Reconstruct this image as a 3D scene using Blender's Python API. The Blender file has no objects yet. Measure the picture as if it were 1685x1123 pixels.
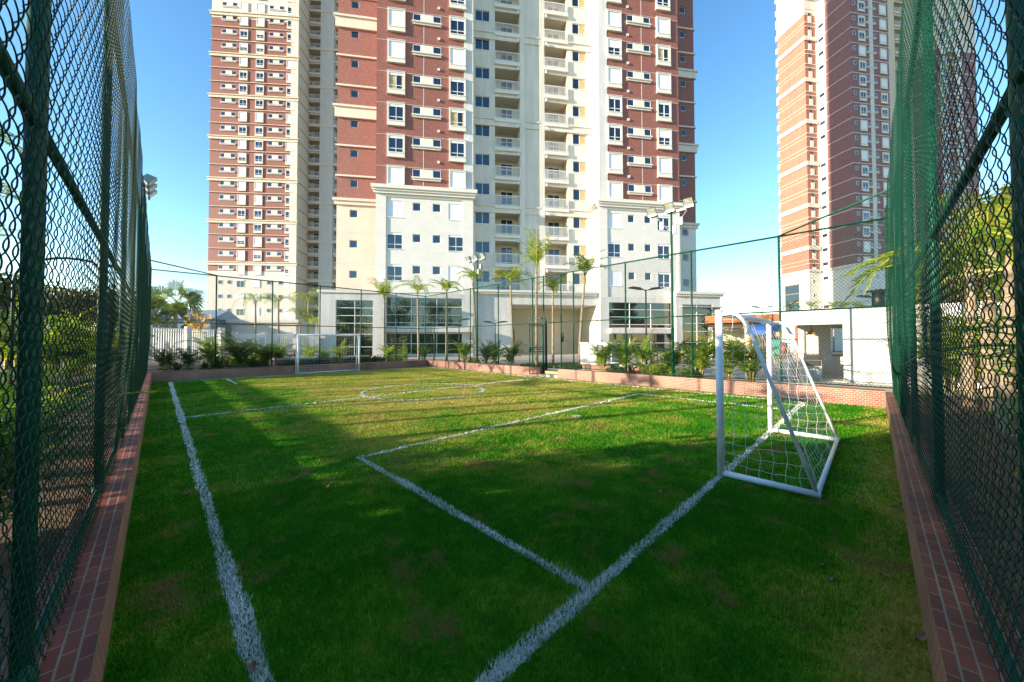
import bpy, math, random
import numpy as np
from mathutils import Vector, Matrix
R = math.radians
sc = bpy.context.scene
COL = sc.collection
# ------------------------------------------------------------------ frames
F_PX, CX, HOR, CAM_H = 588.9, 842.5, 561.6, 1.66
SY, CY = math.sin(.791), math.cos(.791)
ANG = math.atan2(CY, SY)                       # the court's own heading
def CT(X, Y, Z=0.0):                           # court metres -> world
    return (SY*X - CY*Y, CY*X + SY*Y, Z)
def PX(px, d, z=0.0):                          # a bearing and a distance -> world
    return ((px-CX)/F_PX*d, d, z)
def ZPX(py, d): return CAM_H + (HOR-py)/F_PX*d
def court_of(x, y): return (SY*x + CY*y, SY*y - CY*x)
# ------------------------------------------------------------------ materials
def nt(name):
    m = bpy.data.materials.new(name); m.use_nodes = True
    t = m.node_tree; b = t.nodes['Principled BSDF']
    return m, t, b
def N(t, typ, **kw):
    n = t.nodes.new(typ)
    for k, v in kw.items():
        if k.startswith('i_'): n.inputs[k[2:].replace('_', ' ')].default_value = v
        else: setattr(n, k, v)
    return n
def ramp(t, stops):
    r = t.nodes.new('ShaderNodeValToRGB'); e = r.color_ramp.elements
    while len(e) < len(stops): e.new(.5)
    for el, (p, c) in zip(e, stops):
        el.position = p; el.color = (*c, 1)
    return r
def mat(name, col, rough=.6, var=.12, scale=6.0, bump=0.0, bscale=60., metal=0.0, spec=.4, stain=0.0):
    m, t, b = nt(name)
    L = t.links.new
    tc = N(t, 'ShaderNodeTexCoord')
    n1 = N(t, 'ShaderNodeTexNoise', i_Scale=scale, i_Detail=6.0)
    L(tc.outputs['Object'], n1.inputs['Vector'])
    c0 = tuple(max(0, c*(1-var)) for c in col); c1 = tuple(min(1, c*(1+var)) for c in col)
    rp = ramp(t, [(.3, c0), (.7, c1)])
    L(n1.outputs['Fac'], rp.inputs['Fac'])
    out = rp.outputs['Color']
    if stain:
        mp = N(t, 'ShaderNodeMapping'); mp.inputs['Scale'].default_value = (1.3, 1.3, .12)
        L(tc.outputs['Object'], mp.inputs['Vector'])
        n2 = N(t, 'ShaderNodeTexNoise', i_Scale=1.6, i_Detail=5.0); L(mp.outputs['Vector'], n2.inputs['Vector'])
        r2 = ramp(t, [(.42, (1-stain,)*3), (.62, (1, 1, 1))]); L(n2.outputs['Fac'], r2.inputs['Fac'])
        mx = N(t, 'ShaderNodeMix', data_type='RGBA', blend_type='MULTIPLY'); mx.inputs[0].default_value = 1
        L(out, mx.inputs[6]); L(r2.outputs['Color'], mx.inputs[7]); out = mx.outputs[2]
    L(out, b.inputs['Base Color'])
    b.inputs['Roughness'].default_value = rough; b.inputs['Metallic'].default_value = metal
    b.inputs['Specular IOR Level'].default_value = spec
    if bump:
        n3 = N(t, 'ShaderNodeTexNoise', i_Scale=bscale, i_Detail=4.0); L(tc.outputs['Object'], n3.inputs['Vector'])
        bp = N(t, 'ShaderNodeBump', i_Strength=bump, i_Distance=.02)
        L(n3.outputs['Fac'], bp.inputs['Height']); L(bp.outputs['Normal'], b.inputs['Normal'])
    return m
def tiles(name, c1, c2, mortar, bw, bh, ms, rough=.6, bump=.4, freq=2, var=.25, offset=.5, nscale=1.2):
    m, t, b = nt(name); L = t.links.new
    uv = N(t, 'ShaderNodeUVMap', uv_map='uv')
    br = N(t, 'ShaderNodeTexBrick', offset=offset, offset_frequency=freq)
    br.inputs['Scale'].default_value = 1; br.inputs['Brick Width'].default_value = bw
    br.inputs['Row Height'].default_value = bh; br.inputs['Mortar Size'].default_value = ms
    br.inputs['Mortar Smooth'].default_value = .1; br.inputs['Bias'].default_value = 0
    br.inputs['Color1'].default_value = (*c1, 1); br.inputs['Color2'].default_value = (*c2, 1); br.inputs['Mortar'].default_value = (*mortar, 1)
    L(uv.outputs['UV'], br.inputs['Vector'])
    tc = N(t, 'ShaderNodeTexCoord')
    n1 = N(t, 'ShaderNodeTexNoise', i_Scale=nscale, i_Detail=6.0); L(tc.outputs['Object'], n1.inputs['Vector'])
    r1 = ramp(t, [(.3, (1-var,)*3), (.7, (1+var*.6,)*3)]); L(n1.outputs['Fac'], r1.inputs['Fac'])
    mx = N(t, 'ShaderNodeMix', data_type='RGBA', blend_type='MULTIPLY'); mx.inputs[0].default_value = 1
    L(br.outputs['Color'], mx.inputs[6]); L(r1.outputs['Color'], mx.inputs[7]); L(mx.outputs[2], b.inputs['Base Color'])
    b.inputs['Roughness'].default_value = rough
    if bump:
        bp = N(t, 'ShaderNodeBump', i_Strength=bump, i_Distance=.004, invert=True)
        L(br.outputs['Fac'], bp.inputs['Height']); L(bp.outputs['Normal'], b.inputs['Normal'])
    return m
def leafmat(name, ca, cb, trans=.35, rough=.45, cc=None):
    m, t, b = nt(name); L = t.links.new
    g = N(t, 'ShaderNodeNewGeometry')
    tc = N(t, 'ShaderNodeTexCoord'); n1 = N(t, 'ShaderNodeTexNoise', i_Scale=1.7, i_Detail=3.0)
    L(tc.outputs['Object'], n1.inputs['Vector'])
    ad = N(t, 'ShaderNodeMath', operation='ADD'); L(g.outputs['Random Per Island'], ad.inputs[0]); L(n1.outputs['Fac'], ad.inputs[1])
    hf = N(t, 'ShaderNodeMath', operation='MULTIPLY'); hf.inputs[1].default_value = .5; L(ad.outputs[0], hf.inputs[0])
    st = [(.25, ca), (.62, cb)]
    if cc: st.append((.8, cc))
    rp = ramp(t, st); L(hf.outputs[0], rp.inputs['Fac'])
    L(rp.outputs['Color'], b.inputs['Base Color']); b.inputs['Roughness'].default_value = rough
    tr = N(t, 'ShaderNodeBsdfTranslucent'); 
    br = N(t, 'ShaderNodeMix', data_type='RGBA', blend_type='MULTIPLY'); br.inputs[0].default_value = 1
    L(rp.outputs['Color'], br.inputs[6]); br.inputs[7].default_value = (1.6, 1.5, .6, 1); L(br.outputs[2], tr.inputs['Color'])
    ms = N(t, 'ShaderNodeMixShader'); ms.inputs['Fac'].default_value = trans
    L(b.outputs[0], ms.inputs[1]); L(tr.outputs[0], ms.inputs[2]); L(ms.outputs[0], t.nodes['Material Output'].inputs['Surface'])
    return m
def glassmat(name, tint, refl=.28, see=0.0):
    m, t, b = nt(name); L = t.links.new
    b.inputs['Base Color'].default_value = (*tint, 1); b.inputs['Roughness'].default_value = .04
    b.inputs['IOR'].default_value = 1.6
    gl = N(t, 'ShaderNodeBsdfGlossy'); gl.inputs['Roughness'].default_value = .02; gl.inputs['Color'].default_value = (.72, .76, .78, 1)
    lw = N(t, 'ShaderNodeLayerWeight', i_Blend=.35)
    mr = N(t, 'ShaderNodeMapRange'); mr.inputs['To Min'].default_value = refl; mr.inputs['To Max'].default_value = .75
    L(lw.outputs['Fresnel'], mr.inputs['Value'])
    base = b.outputs[0]
    if see:
        tp = N(t, 'ShaderNodeBsdfTransparent'); tp.inputs['Color'].default_value = (.55, .62, .64, 1)
        m0 = N(t, 'ShaderNodeMixShader'); m0.inputs['Fac'].default_value = see
        L(b.outputs[0], m0.inputs[1]); L(tp.outputs[0], m0.inputs[2]); base = m0.outputs[0]
    ms = N(t, 'ShaderNodeMixShader'); L(mr.outputs[0], ms.inputs['Fac']); L(base, ms.inputs[1]); L(gl.outputs[0], ms.inputs[2])
    L(ms.outputs[0], t.nodes['Material Output'].inputs['Surface'])
    return m
def grassmat(name, blades):
    m, t, b = nt(name); L = t.links.new
    tc = N(t, 'ShaderNodeTexCoord')
    big = N(t, 'ShaderNodeTexNoise', i_Scale=.55, i_Detail=5.0, i_Roughness=.65); L(tc.outputs['Object'], big.inputs['Vector'])
    mid = N(t, 'ShaderNodeTexNoise', i_Scale=3.2, i_Detail=6.0, i_Roughness=.7); L(tc.outputs['Object'], mid.inputs['Vector'])
    add = N(t, 'ShaderNodeMath', operation='MULTIPLY_ADD'); add.inputs[1].default_value = .55
    L(mid.outputs['Fac'], add.inputs[0]); L(big.outputs['Fac'], add.inputs[2])
    val = add.outputs[0]
    if blades:
        g = N(t, 'ShaderNodeNewGeometry')
        a2 = N(t, 'ShaderNodeMath', operation='MULTIPLY_ADD'); a2.inputs[1].default_value = .30; L(g.outputs['Random Per Island'], a2.inputs[0]); L(val, a2.inputs[2]); val = a2.outputs[0]
    # brick edges drier; the far half's yellowing is dryness plus sunlight put into the colour
    sx = N(t, 'ShaderNodeSeparateXYZ'); L(tc.outputs['Object'], sx.inputs[0])
    def band(sock, a, bb, w):
        mr = N(t, 'ShaderNodeMapRange'); mr.inputs['From Min'].default_value = a; mr.inputs['From Max'].default_value = bb
        mr.inputs['To Min'].default_value = 0; mr.inputs['To Max'].default_value = w; L(sock, mr.inputs['Value']); return mr.outputs[0]
    pr_ = N(t, 'ShaderNodeMath', operation='MULTIPLY'); L(band(sx.outputs['X'], .9, 3.6, 1.0), pr_.inputs[0]); L(band(sx.outputs['Y'], 1.8, 7.0, .28), pr_.inputs[1])
    for s in (pr_.outputs[0], band(sx.outputs['Y'], .40, .0, .20)):
        a3 = N(t, 'ShaderNodeMath', operation='ADD'); L(val, a3.inputs[0]); L(s, a3.inputs[1]); val = a3.outputs[0]
    o = .15 if blades else 0
    rp = ramp(t, [(.56+o, (.026, .19, .004)), (.74+o, (.078, .29, .008)), (.87+o, (.29, .39, .022)), (1.0, (.46, .40, .09))])
    rp.color_ramp.elements[3].position = min(1, 1.0)
    dv = N(t, 'ShaderNodeMath', operation='MULTIPLY'); dv.inputs[1].default_value = .88; L(val, dv.inputs[0])
    L(dv.outputs[0], rp.inputs['Fac'])
    sp = N(t, 'ShaderNodeTexNoise', i_Scale=1.5, i_Detail=7.0, i_Roughness=.72); mpp = N(t, 'ShaderNodeMapping'); mpp.inputs['Location'].default_value = (3.7, 9.1, 0); L(tc.outputs['Object'], mpp.inputs['Vector']); L(mpp.outputs['Vector'], sp.inputs['Vector'])
    sr = ramp(t, [(.555, (0, 0, 0)), (.64, (.9, .9, .9))]); L(sp.outputs['Fac'], sr.inputs['Fac'])
    mxs = N(t, 'ShaderNodeMix', data_type='RGBA'); L(sr.outputs['Color'], mxs.inputs[0]); L(rp.outputs['Color'], mxs.inputs[6]); mxs.inputs[7].default_value = (.34, .26, .075, 1) if blades else (.17, .115, .04, 1)
    gcol = mxs.outputs[2]
    L(gcol, b.inputs['Base Color']); b.inputs['Roughness'].default_value = .7; b.inputs['Specular IOR Level'].default_value = .15
    if blades:
        tr = N(t, 'ShaderNodeBsdfTranslucent'); L(gcol, tr.inputs['Color'])
        ms = N(t, 'ShaderNodeMixShader'); ms.inputs['Fac'].default_value = .3
        L(b.outputs[0], ms.inputs[1]); L(tr.outputs[0], ms.inputs[2]); L(ms.outputs[0], t.nodes['Material Output'].inputs['Surface'])
    else:
        fn = N(t, 'ShaderNodeTexNoise', i_Scale=34., i_Detail=5.0); L(tc.outputs['Object'], fn.inputs['Vector'])
        bp = N(t, 'ShaderNodeBump', i_Strength=1.0, i_Distance=.05); L(fn.outputs['Fac'], bp.inputs['Height']); L(bp.outputs['Normal'], b.inputs['Normal'])
    return m
def paintline(name):
    m, t, b = nt(name); L = t.links.new
    tc = N(t, 'ShaderNodeTexCoord')
    n = N(t, 'ShaderNodeTexNoise', i_Scale=55., i_Detail=4.0, i_Roughness=.8); L(tc.outputs['Object'], n.inputs['Vector'])
    n2 = N(t, 'ShaderNodeTexNoise', i_Scale=4., i_Detail=4.0); L(tc.outputs['Object'], n2.inputs['Vector'])
    a = N(t, 'ShaderNodeMath', operation='MULTIPLY_ADD'); a.inputs[1].default_value = .6; L(n2.outputs['Fac'], a.inputs[0]); L(n.outputs['Fac'], a.inputs[2])
    rp = ramp(t, [(.74, (.03, .10, .010)), (.90, (.42, .46, .40)), (1.0, (.70, .71, .70))]); L(a.outputs[0], rp.inputs['Fac'])
    L(rp.outputs['Color'], b.inputs['Base Color']); b.inputs['Roughness'].default_value = .85
    bp = N(t, 'ShaderNodeBump', i_Strength=.8, i_Distance=.02); L(n.outputs['Fac'], bp.inputs['Height']); L(bp.outputs['Normal'], b.inputs['Normal'])
    return m
M = dict(
 lawn=grassmat('lawn_turf', False), blade=grassmat('lawn_blades', True),
 line=paintline('line_paint'), paintblade=mat('painted_blade', (.88, .87, .84), .8, .15, 40),
 brick=tiles('brick_tile', (.135, .019, .008), (.25, .050, .020), (.27, .20, .14), .16, .053, .0045, .6, .8, var=.5, nscale=2.6),
 brickface=tiles('brick_tile_face', (.25, .070, .038), (.35, .120, .066), (.44, .33, .25), .10, .05, .006, .6, .5, var=.35),
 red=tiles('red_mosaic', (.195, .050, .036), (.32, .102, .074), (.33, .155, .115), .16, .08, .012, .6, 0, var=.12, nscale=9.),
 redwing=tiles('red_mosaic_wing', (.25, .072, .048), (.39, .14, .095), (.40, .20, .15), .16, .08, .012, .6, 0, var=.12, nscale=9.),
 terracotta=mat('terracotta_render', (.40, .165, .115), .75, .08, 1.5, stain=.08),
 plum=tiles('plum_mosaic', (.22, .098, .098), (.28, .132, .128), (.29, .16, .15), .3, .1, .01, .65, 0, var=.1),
 white=mat('white_render', (.68, .665, .62), .7, .05, .8, stain=.13),
 whitetile=tiles('white_mosaic', (.715, .685, .625), (.745, .715, .655), (.67, .64, .585), .6, .3, .012, .6, 0, var=.04),
 cream=mat('cream_render', (.74, .65, .50), .75, .04, .7, stain=.06),
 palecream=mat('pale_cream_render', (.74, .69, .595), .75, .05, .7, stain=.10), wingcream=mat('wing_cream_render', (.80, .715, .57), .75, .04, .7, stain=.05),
 grey=mat('grey_render', (.66, .63, .56), .75, .04, .7, stain=.05),
 trim=mat('trim_paint', (.74, .70, .61), .6, .03, 2), shutter=mat('shutter_white', (.80, .83, .86), .35, .02, 3),
 sash=mat('window_sash', (.80, .81, .80), .4, .02, 3), bracket=mat('ac_box', (.7, .68, .62), .6, .1, 8),
 glass=glassmat('window_glass', (.010, .016, .034), .05), lobbyglass=glassmat('lobby_glass', (.01, .013, .013), .10, .6),
 curtain=mat('curtain_cloth', (.55, .40, .2), .9, .25, 5), dark=mat('dark_interior', (.03, .03, .032), .9, .3, 2),
 red_sofa=mat('red_upholstery', (.42, .04, .035), .8, .15, 5),
 green=mat('green_pipe_paint', (.004, .070, .037), .5, .3, 8, spec=.25), wire=mat('green_pvc_wire', (.002, .046, .024), .5, .2, 9, spec=.2),
 blackpipe=mat('dark_pole_paint', (.02, .028, .026), .4, .3, 8),
 goalw=mat('goal_white_paint', (.88, .885, .89), .32, .05, 5, stain=.10), net=mat('net_cord', (.72, .70, .64), .8, .1, 30),
 galv=mat('galvanised_steel', (.27, .29, .285), .4, .15, 9, metal=.3), lens=mat('lamp_lens', (.30, .33, .28), .15, .3, 14, spec=.8),
 soil=mat('garden_soil', (.085, .055, .034), .95, .5, 2.5, .9, 22), mulch=mat('mulch', (.13, .078, .042), .95, .5, 5, .8, 30),
 outer=mat('dry_ground', (.17, .135, .085), .95, .3, .25, .5, 8), paving=mat('paving_stone', (.50, .42, .33), .8, .12, 1.2, .15, 20),
 outgrass=mat('garden_grass_sheet', (.05, .10, .018), .9, .5, 2.5, .9, 40), hedge=leafmat('hedge_leaf', (.02, .055, .01), (.06, .11, .02), .25),
 palm=leafmat('palm_leaf', (.018, .055, .010), (.085, .13, .018), .4), arecag=leafmat('areca_leaf', (.09, .21, .018), (.32, .42, .045), .48, cc=(.52, .40, .08)), slimleaf=leafmat('slim_palm_leaf', (.10, .22, .02), (.33, .40, .045), .45, cc=(.52, .42, .08)),
 arecad=leafmat('areca_leaf_dark', (.025, .085, .014), (.10, .18, .028), .40, cc=(.24, .19, .06)),
 cane=mat('palm_cane', (.34, .27, .10), .6, .35, 7, .3, 30), trunkp=mat('palm_trunk', (.33, .25, .16), .8, .25, 9, .5, 20),
 bark=mat('bark', (.12, .085, .055), .9, .35, 8, .8, 18), treeleaf=leafmat('tree_leaf', (.018, .045, .010), (.07, .10, .02), .3),
 treeleaf2=leafmat('tree_leaf_warm', (.05, .055, .015), (.16, .12, .03), .35), flower=leafmat('orange_blossom', (.55, .25, .02), (.75, .42, .04), .3),
 dryleaf=mat('dry_leaf', (.2, .11, .06), .8, .3, 20), fan=leafmat('fan_leaf', (.03, .075, .02), (.13, .17, .03), .4),
 wood=mat('golden_wood', (.52, .29, .10), .55, .25, 6), redwood=mat('reddish_wood', (.40, .13, .05), .6, .25, 6),
 blue=mat('blue_canvas', (.02, .10, .42), .6, .1, 4), teal=mat('teal_panel', (.02, .22, .2), .5, .1, 4), redp=mat('red_paint', (.55, .03, .025), .35, .1, 6),
 black=mat('black_iron', (.012, .012, .013), .45, .3, 8), granite=mat('dark_granite', (.07, .045, .035), .25, .4, 30),
 roofgrey=mat('roof_membrane', (.42, .43, .44), .8, .1, 2), tileroof=mat('terracotta_roof', (.42, .15, .06), .8, .2, 4),
 hill=mat('hill_ground', (.10, .12, .09), .95, .3, .02), houses=mat('pale_house_wall', (.5, .47, .44), .85, .2, .2),
 brown=mat('brown_joint', (.40, .27, .18), .8, .1, 3), bluegrey=mat('blue_grey_roof', (.25, .33, .42), .7, .12, 1.5),
)
# ------------------------------------------------------------------ mesh helpers
class MB:
    def __init__(s): s.v = []; s.f = []; s.m = []; s.cur = 0
    def mi(s, i): s.cur = i; return s
    def quad(s, *p):
        n = len(s.v); s.v += [tuple(q) for q in p]; s.f.append(tuple(range(n, n+len(p)))); s.m.append(s.cur); return s
    def box(s, x0, x1, y0, y1, z0, z1):
        n = len(s.v)
        s.v += [(x, y, z) for z in (z0, z1) for x, y in ((x0, y0), (x1, y0), (x1, y1), (x0, y1))]
        for f in ((3, 2, 1, 0), (4, 5, 6, 7), (0, 1, 5, 4), (1, 2, 6, 5), (2, 3, 7, 6), (3, 0, 4, 7)):
            s.f.append(tuple(n+i for i in f)); s.m.append(s.cur)
        return s
    def obox(s, c, size, mtx=None):                # oriented box
        n = len(s.v); hx, hy, hz = (k/2 for k in size)
        for z in (-hz, hz):
            for x, y in ((-hx, -hy), (hx, -hy), (hx, hy), (-hx, hy)):
                q = Vector((x, y, z))
                if mtx is not None: q = mtx @ q
                s.v.append((q.x+c[0], q.y+c[1], q.z+c[2]))
        for f in ((3, 2, 1, 0), (4, 5, 6, 7), (0, 1, 5, 4), (1, 2, 6, 5), (2, 3, 7, 6), (3, 0, 4, 7)):
            s.f.append(tuple(n+i for i in f)); s.m.append(s.cur)
        return s
    def tube(s, pts, r, n=8, cap=True):
        pts = [Vector(p) for p in pts]; rr = r if isinstance(r, (list, tuple)) else [r]*len(pts)
        base = len(s.v); up = None
        for i, p in enumerate(pts):
            a = pts[max(0, i-1)]; b = pts[min(len(pts)-1, i+1)]
            t = (b-a); t = t.normalized() if t.length > 1e-9 else Vector((0, 0, 1))
            if up is None:
                up = Vector((1, 0, 0)) if abs(t.z) > .9 else Vector((0, 0, 1))
            u = t.cross(up); u = u.normalized() if u.length > 1e-6 else t.orthogonal().normalized()
            w = u.cross(t).normalized(); up = w
            for k in range(n):
                th = 2*math.pi*k/n
                q = p + rr[i]*(math.cos(th)*u + math.sin(th)*w); s.v.append((q.x, q.y, q.z))
        for i in range(len(pts)-1):
            for k in range(n):
                a = base+i*n+k; b = base+i*n+(k+1) % n
                s.f.append((a, b, b+n, a+n)); s.m.append(s.cur)
        if cap:
            s.f.append(tuple(base+k for k in reversed(range(n)))); s.m.append(s.cur)
            e = base+(len(pts)-1)*n; s.f.append(tuple(e+k for k in range(n))); s.m.append(s.cur)
        return s
    def each(s, name, mats, parent, size=1):
        """every box (or run of `size` boxes) becomes a part of its own"""
        nb = len(s.v)//8; out = []
        for k in range(0, nb, size):
            q = MB(); q.v = s.v[k*8:(k+size)*8]; q.f = [tuple(i-k*8 for i in f) for f in s.f[k*6:(k+size)*6]]; q.m = [0]*len(q.f)
            out.append(q.build(name, mats, parent))
        return out
    def build(s, name, mats, parent=None, smooth=False):
        if not isinstance(mats, (list, tuple)): mats = [mats]
        me = bpy.data.meshes.new(name); me.from_pydata(s.v, [], s.f)
        for m_ in mats: me.materials.append(m_)
        finish(me, s.m if len(mats) > 1 else None, smooth)
        return put(name, me, parent)
def finish(me, mi=None, smooth=False, uv=True):
    npoly = len(me.polygons)
    if mi is not None: me.polygons.foreach_set('material_index', np.array(mi, dtype=np.int32))
    if smooth: me.polygons.foreach_set('use_smooth', np.ones(npoly, dtype=bool))
    me.update()
    if uv and npoly:
        co = np.empty(len(me.vertices)*3, np.float32); me.vertices.foreach_get('co', co); co = co.reshape(-1, 3)
        nr = np.empty(npoly*3, np.float32); me.polygons.foreach_get('normal', nr); nr = np.abs(nr.reshape(-1, 3))
        tot = np.empty(npoly, np.int32); me.polygons.foreach_get('loop_total', tot)
        li = np.empty(len(me.loops), np.int32); me.loops.foreach_get('vertex_index', li)
        ax = np.repeat(np.argmax(nr, axis=1), tot); c = co[li]
        u = np.where(ax == 0, c[:, 1], c[:, 0]); v = np.where(ax == 2, c[:, 1], c[:, 2])
        # long flat tops run their courses along the longer side
        ext = co.max(0)-co.min(0)
        if ext[1] > ext[0]:
            top = ax == 2; u = np.where(top, c[:, 1], u); v = np.where(top, c[:, 0], v)
        l = me.uv_layers.new(name='uv'); l.data.foreach_set('uv', np.stack([u, v], 1).astype(np.float32).ravel())
def put(name, me, parent=None):
    o = bpy.data.objects.new(name, me); COL.objects.link(o)
    if parent is not None: o.parent = parent
    return o
def thing(name, label, cat, loc=(0, 0, 0), rz=0.0, group=None, scale=1.0):
    o = bpy.data.objects.new(name, None); COL.objects.link(o)
    o.empty_display_size = .2; o.location = loc; o.rotation_euler = (0, 0, rz); o.scale = (scale,)*3
    tag(o, label, cat, group); return o
def tag(o, label, cat, group=None):
    o['label'] = label; o['category'] = cat
    if group: o['group'] = group
    return o
def structure(o): o['kind'] = 'structure'; return o
def kids(o): return [c for c in bpy.data.objects if c.parent == o]
def copy_part(o, parent, loc):                 # a part with its sub-parts, sharing the meshes
    c = o.copy(); COL.objects.link(c); c.parent = parent; c.location = loc
    for ch in PROTO_KIDS[o.name]:
        d = ch.copy(); COL.objects.link(d); d.parent = c
    return c
PROTO_KIDS = {}
# ------------------------------------------------------------------ SETTING: ground, lawn, lines
def sheet(name, poly, z, m, frame=True):
    mb = MB(); mb.quad(*[(x, y, z) for x, y in poly])
    o = mb.build(name, m); 
    if frame: o.rotation_euler = (0, 0, ANG)
    return structure(o)
# the land outside sits about a step above the turf: one sheet with the court cut out of it
GZ = .26
mb = MB()
x0, x1, y0, y1 = -.40, 13.0, -.40, 21.45
B_ = 1500
def ring(mb, a, b, z):
    (ax0, ax1, ay0, ay1), (bx0, bx1, by0, by1) = a, b
    A = [(ax0, ay0, z), (ax1, ay0, z), (ax1, ay1, z), (ax0, ay1, z)]; Bq = [(bx0, by0, z), (bx1, by0, z), (bx1, by1, z), (bx0, by1, z)]
    for i in range(4): mb.quad(Bq[i], Bq[(i+1) % 4], A[(i+1) % 4], A[i])
ring(mb, (x0, x1, y0, y1), (-B_, B_, -B_, B_), GZ)
g = mb.build('ground', M['outer']); g.rotation_euler = (0, 0, ANG); structure(g)
sheet('lawn', [(-.5, -.5), (12.95, -.5), (12.95, 21.4), (-.5, 21.4)], 0, M['lawn'])
mb = MB()                                      # planting beds round the cage
for p in ([(-4.2, -3), (-.41, -3), (-.41, 24), (-4.2, 24)], [(-.41, -3.2), (13.9, -3.2), (13.9, -.41), (-.41, -.41)],
          [(-.56, 21.46), (13.4, 21.46), (13.4, 24), (-.56, 24)], [(13.01, -.56), (14.0, -.56), (14.0, 9.7), (13.01, 9.7)], [(13.01, 11.3), (14.0, 11.3), (14.0, 21.46), (13.01, 21.46)]):
    mb.quad(*[(x, y, GZ+.008) for x, y in p])
b = mb.build('soil', M['mulch']); b.rotation_euler = (0, 0, ANG); structure(b)
sheet('terrace', [(14.0, -4), (34, -4), (34, 34), (14.0, 34)], GZ+.005, M['paving'])
sheet('garden_lawn', [(14.3, 10.3), (19.5, 10.3), (19.5, 14.2), (14.3, 14.2)], GZ+.012, M['outgrass'])
sheet('gate_path', [(13.01, 9.7), (14.0, 9.7), (14.0, 11.3), (13.01, 11.3)], GZ+.010, M['paving'])
XT, XE, YG, YH, YF = .38, 12.24, 1.345, 10.61, 20.30
XB1, XB2, YB = 2.06, 10.67, 5.18
GX1, GX2 = 4.93, 7.92
FX1, FX2 = 5.0, 8.03
LW = .084
STRIPS = [('touchline', XT, YG, XT, YF), ('touchline', XE, YG, XE, YF), ('goal_line', XT, YG, XE, YG), ('goal_line', XT, YF, XE, YF), ('halfway_line', XT, YH, XE, YH),
          ('penalty_box_line', XB1, YG, XB1, YB), ('penalty_box_line', XB2, YG, XB2, YB), ('penalty_box_line', XB1, YB, XB2, YB),
          ('penalty_box_line', 2.2, YF, 2.2, 17.6)]
for k, (nm, ax, ay, bx, by) in enumerate(STRIPS):
    h = LW/2; zz = .004 + .0006*k
    if nm == 'goal_line' : h = .046
    p = [(ax-h, ay, zz), (ax+h, ay, zz), (bx+h, by, zz), (bx-h, by, zz)] if ax == bx else [(ax, ay-h, zz), (bx, by-h, zz), (bx, by+h, zz), (ax, ay+h, zz)]
    mb = MB(); mb.quad(*p); o = mb.build(nm, M['line']); o.rotation_euler = (0, 0, ANG); structure(o)
mb = MB(); cc = (6.38, YH); cr = 1.95
for k in range(96):
    a, b2 = 2*math.pi*k/96, 2*math.pi*(k+1)/96
    q = lambda r, t: (cc[0]+r*math.cos(t), cc[1]+r*math.sin(t), .012)
    mb.quad(q(cr-.05, a), q(cr+.05, a), q(cr+.05, b2), q(cr-.05, b2))
o = mb.build('centre_circle_line', M['line']); o.rotation_euler = (0, 0, ANG); structure(o)
for nm, x, y in (('centre_spot', *cc), ('penalty_spot', 6.54, 4.62)):
    mb = MB(); mb.quad(*[(x+.11*math.cos(t), y+.11*math.sin(t), .015) for t in np.linspace(0, 2*math.pi, 20)[:-1]])
    o = mb.build(nm, M['line']); o.rotation_euler = (0, 0, ANG); structure(o)
# grass blades over the nearer turf; white where the lines were sprayed
def on_line(X, Y, e):
    m = np.zeros(len(X), bool)
    for nm, ax, ay, bx, by in STRIPS:
        h = LW/2+e
        if ax == bx: m |= (np.abs(X-ax) < h) & (Y > min(ay, by)-.04) & (Y < max(ay, by)+.04)
        else: m |= (np.abs(Y-ay) < h) & (X > min(ax, bx)-.04) & (X < max(ax, bx)+.04)
    m |= np.abs(np.hypot(X-6.38, Y-YH)-1.95) < LW/2+e
    m |= np.hypot(X-6.54, Y-4.62) < .11; m |= np.hypot(X-6.38, Y-YH) < .11
    return m
rng = np.random.default_rng(7)
def blades(n_total, d0, d1, hgt, wid):
    xs = []; got = 0
    X = rng.uniform(-.16, min(12.64, d1), n_total*4); Y = rng.uniform(-.17, min(20.7, d1), n_total*4)
    wx = SY*X-CY*Y; wy = CY*X+SY*Y
    d = np.hypot(wx, wy)
    k = (d > d0) & (d < d1) & (wy > .4) & (np.abs(wx) < wy*1.6+.5)
    X, Y = X[k][:n_total], Y[k][:n_total]; n = len(X)
    jit = rng.normal(0, .007, n)+.009*np.sin(X*3.1+Y*2.3)+.006*np.sin(X*9.7-Y*8.1)
    far = np.clip((np.hypot(SY*X-CY*Y, CY*X+SY*Y)-6)/6, 0, 1)
    w = on_line(X, Y, jit+.016*far) & (rng.uniform(0, 1, n) < .74+.22*far+.20*(1-far)*np.sin(X*1.9+Y*1.3)*np.sin(X*.7-Y*2.9))
    a = rng.uniform(0, 2*math.pi, n); lean = rng.uniform(.1, .8, n); h = hgt*rng.uniform(.5, 1.15, n)
    patch = .75+.5*np.sin(X*2.1+np.sin(Y*1.7))*np.sin(Y*2.7+1.3*np.sin(X*1.1)); h *= .8+.25*patch
    b = a+rng.uniform(-.6, .6, n)+math.pi/2
    wd = wid*rng.uniform(.6, 1.3, n)
    P = np.zeros((n, 4, 3), np.float32)
    P[:, 0] = np.stack([X-np.cos(b)*wd, Y-np.sin(b)*wd, 0*X], 1); P[:, 1] = np.stack([X+np.cos(b)*wd, Y+np.sin(b)*wd, 0*X], 1)
    mx, my = X+np.cos(a)*lean*h*.35, Y+np.sin(a)*lean*h*.35
    tx, ty = X+np.cos(a)*lean*h, Y+np.sin(a)*lean*h
    P[:, 2] = np.stack([tx, ty, h*np.sqrt(np.clip(1-.6*lean**2, .2, 1))], 1)
    P = np.delete(P, 3, 1)
    return P, w
Ps, Ws = [], []
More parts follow.
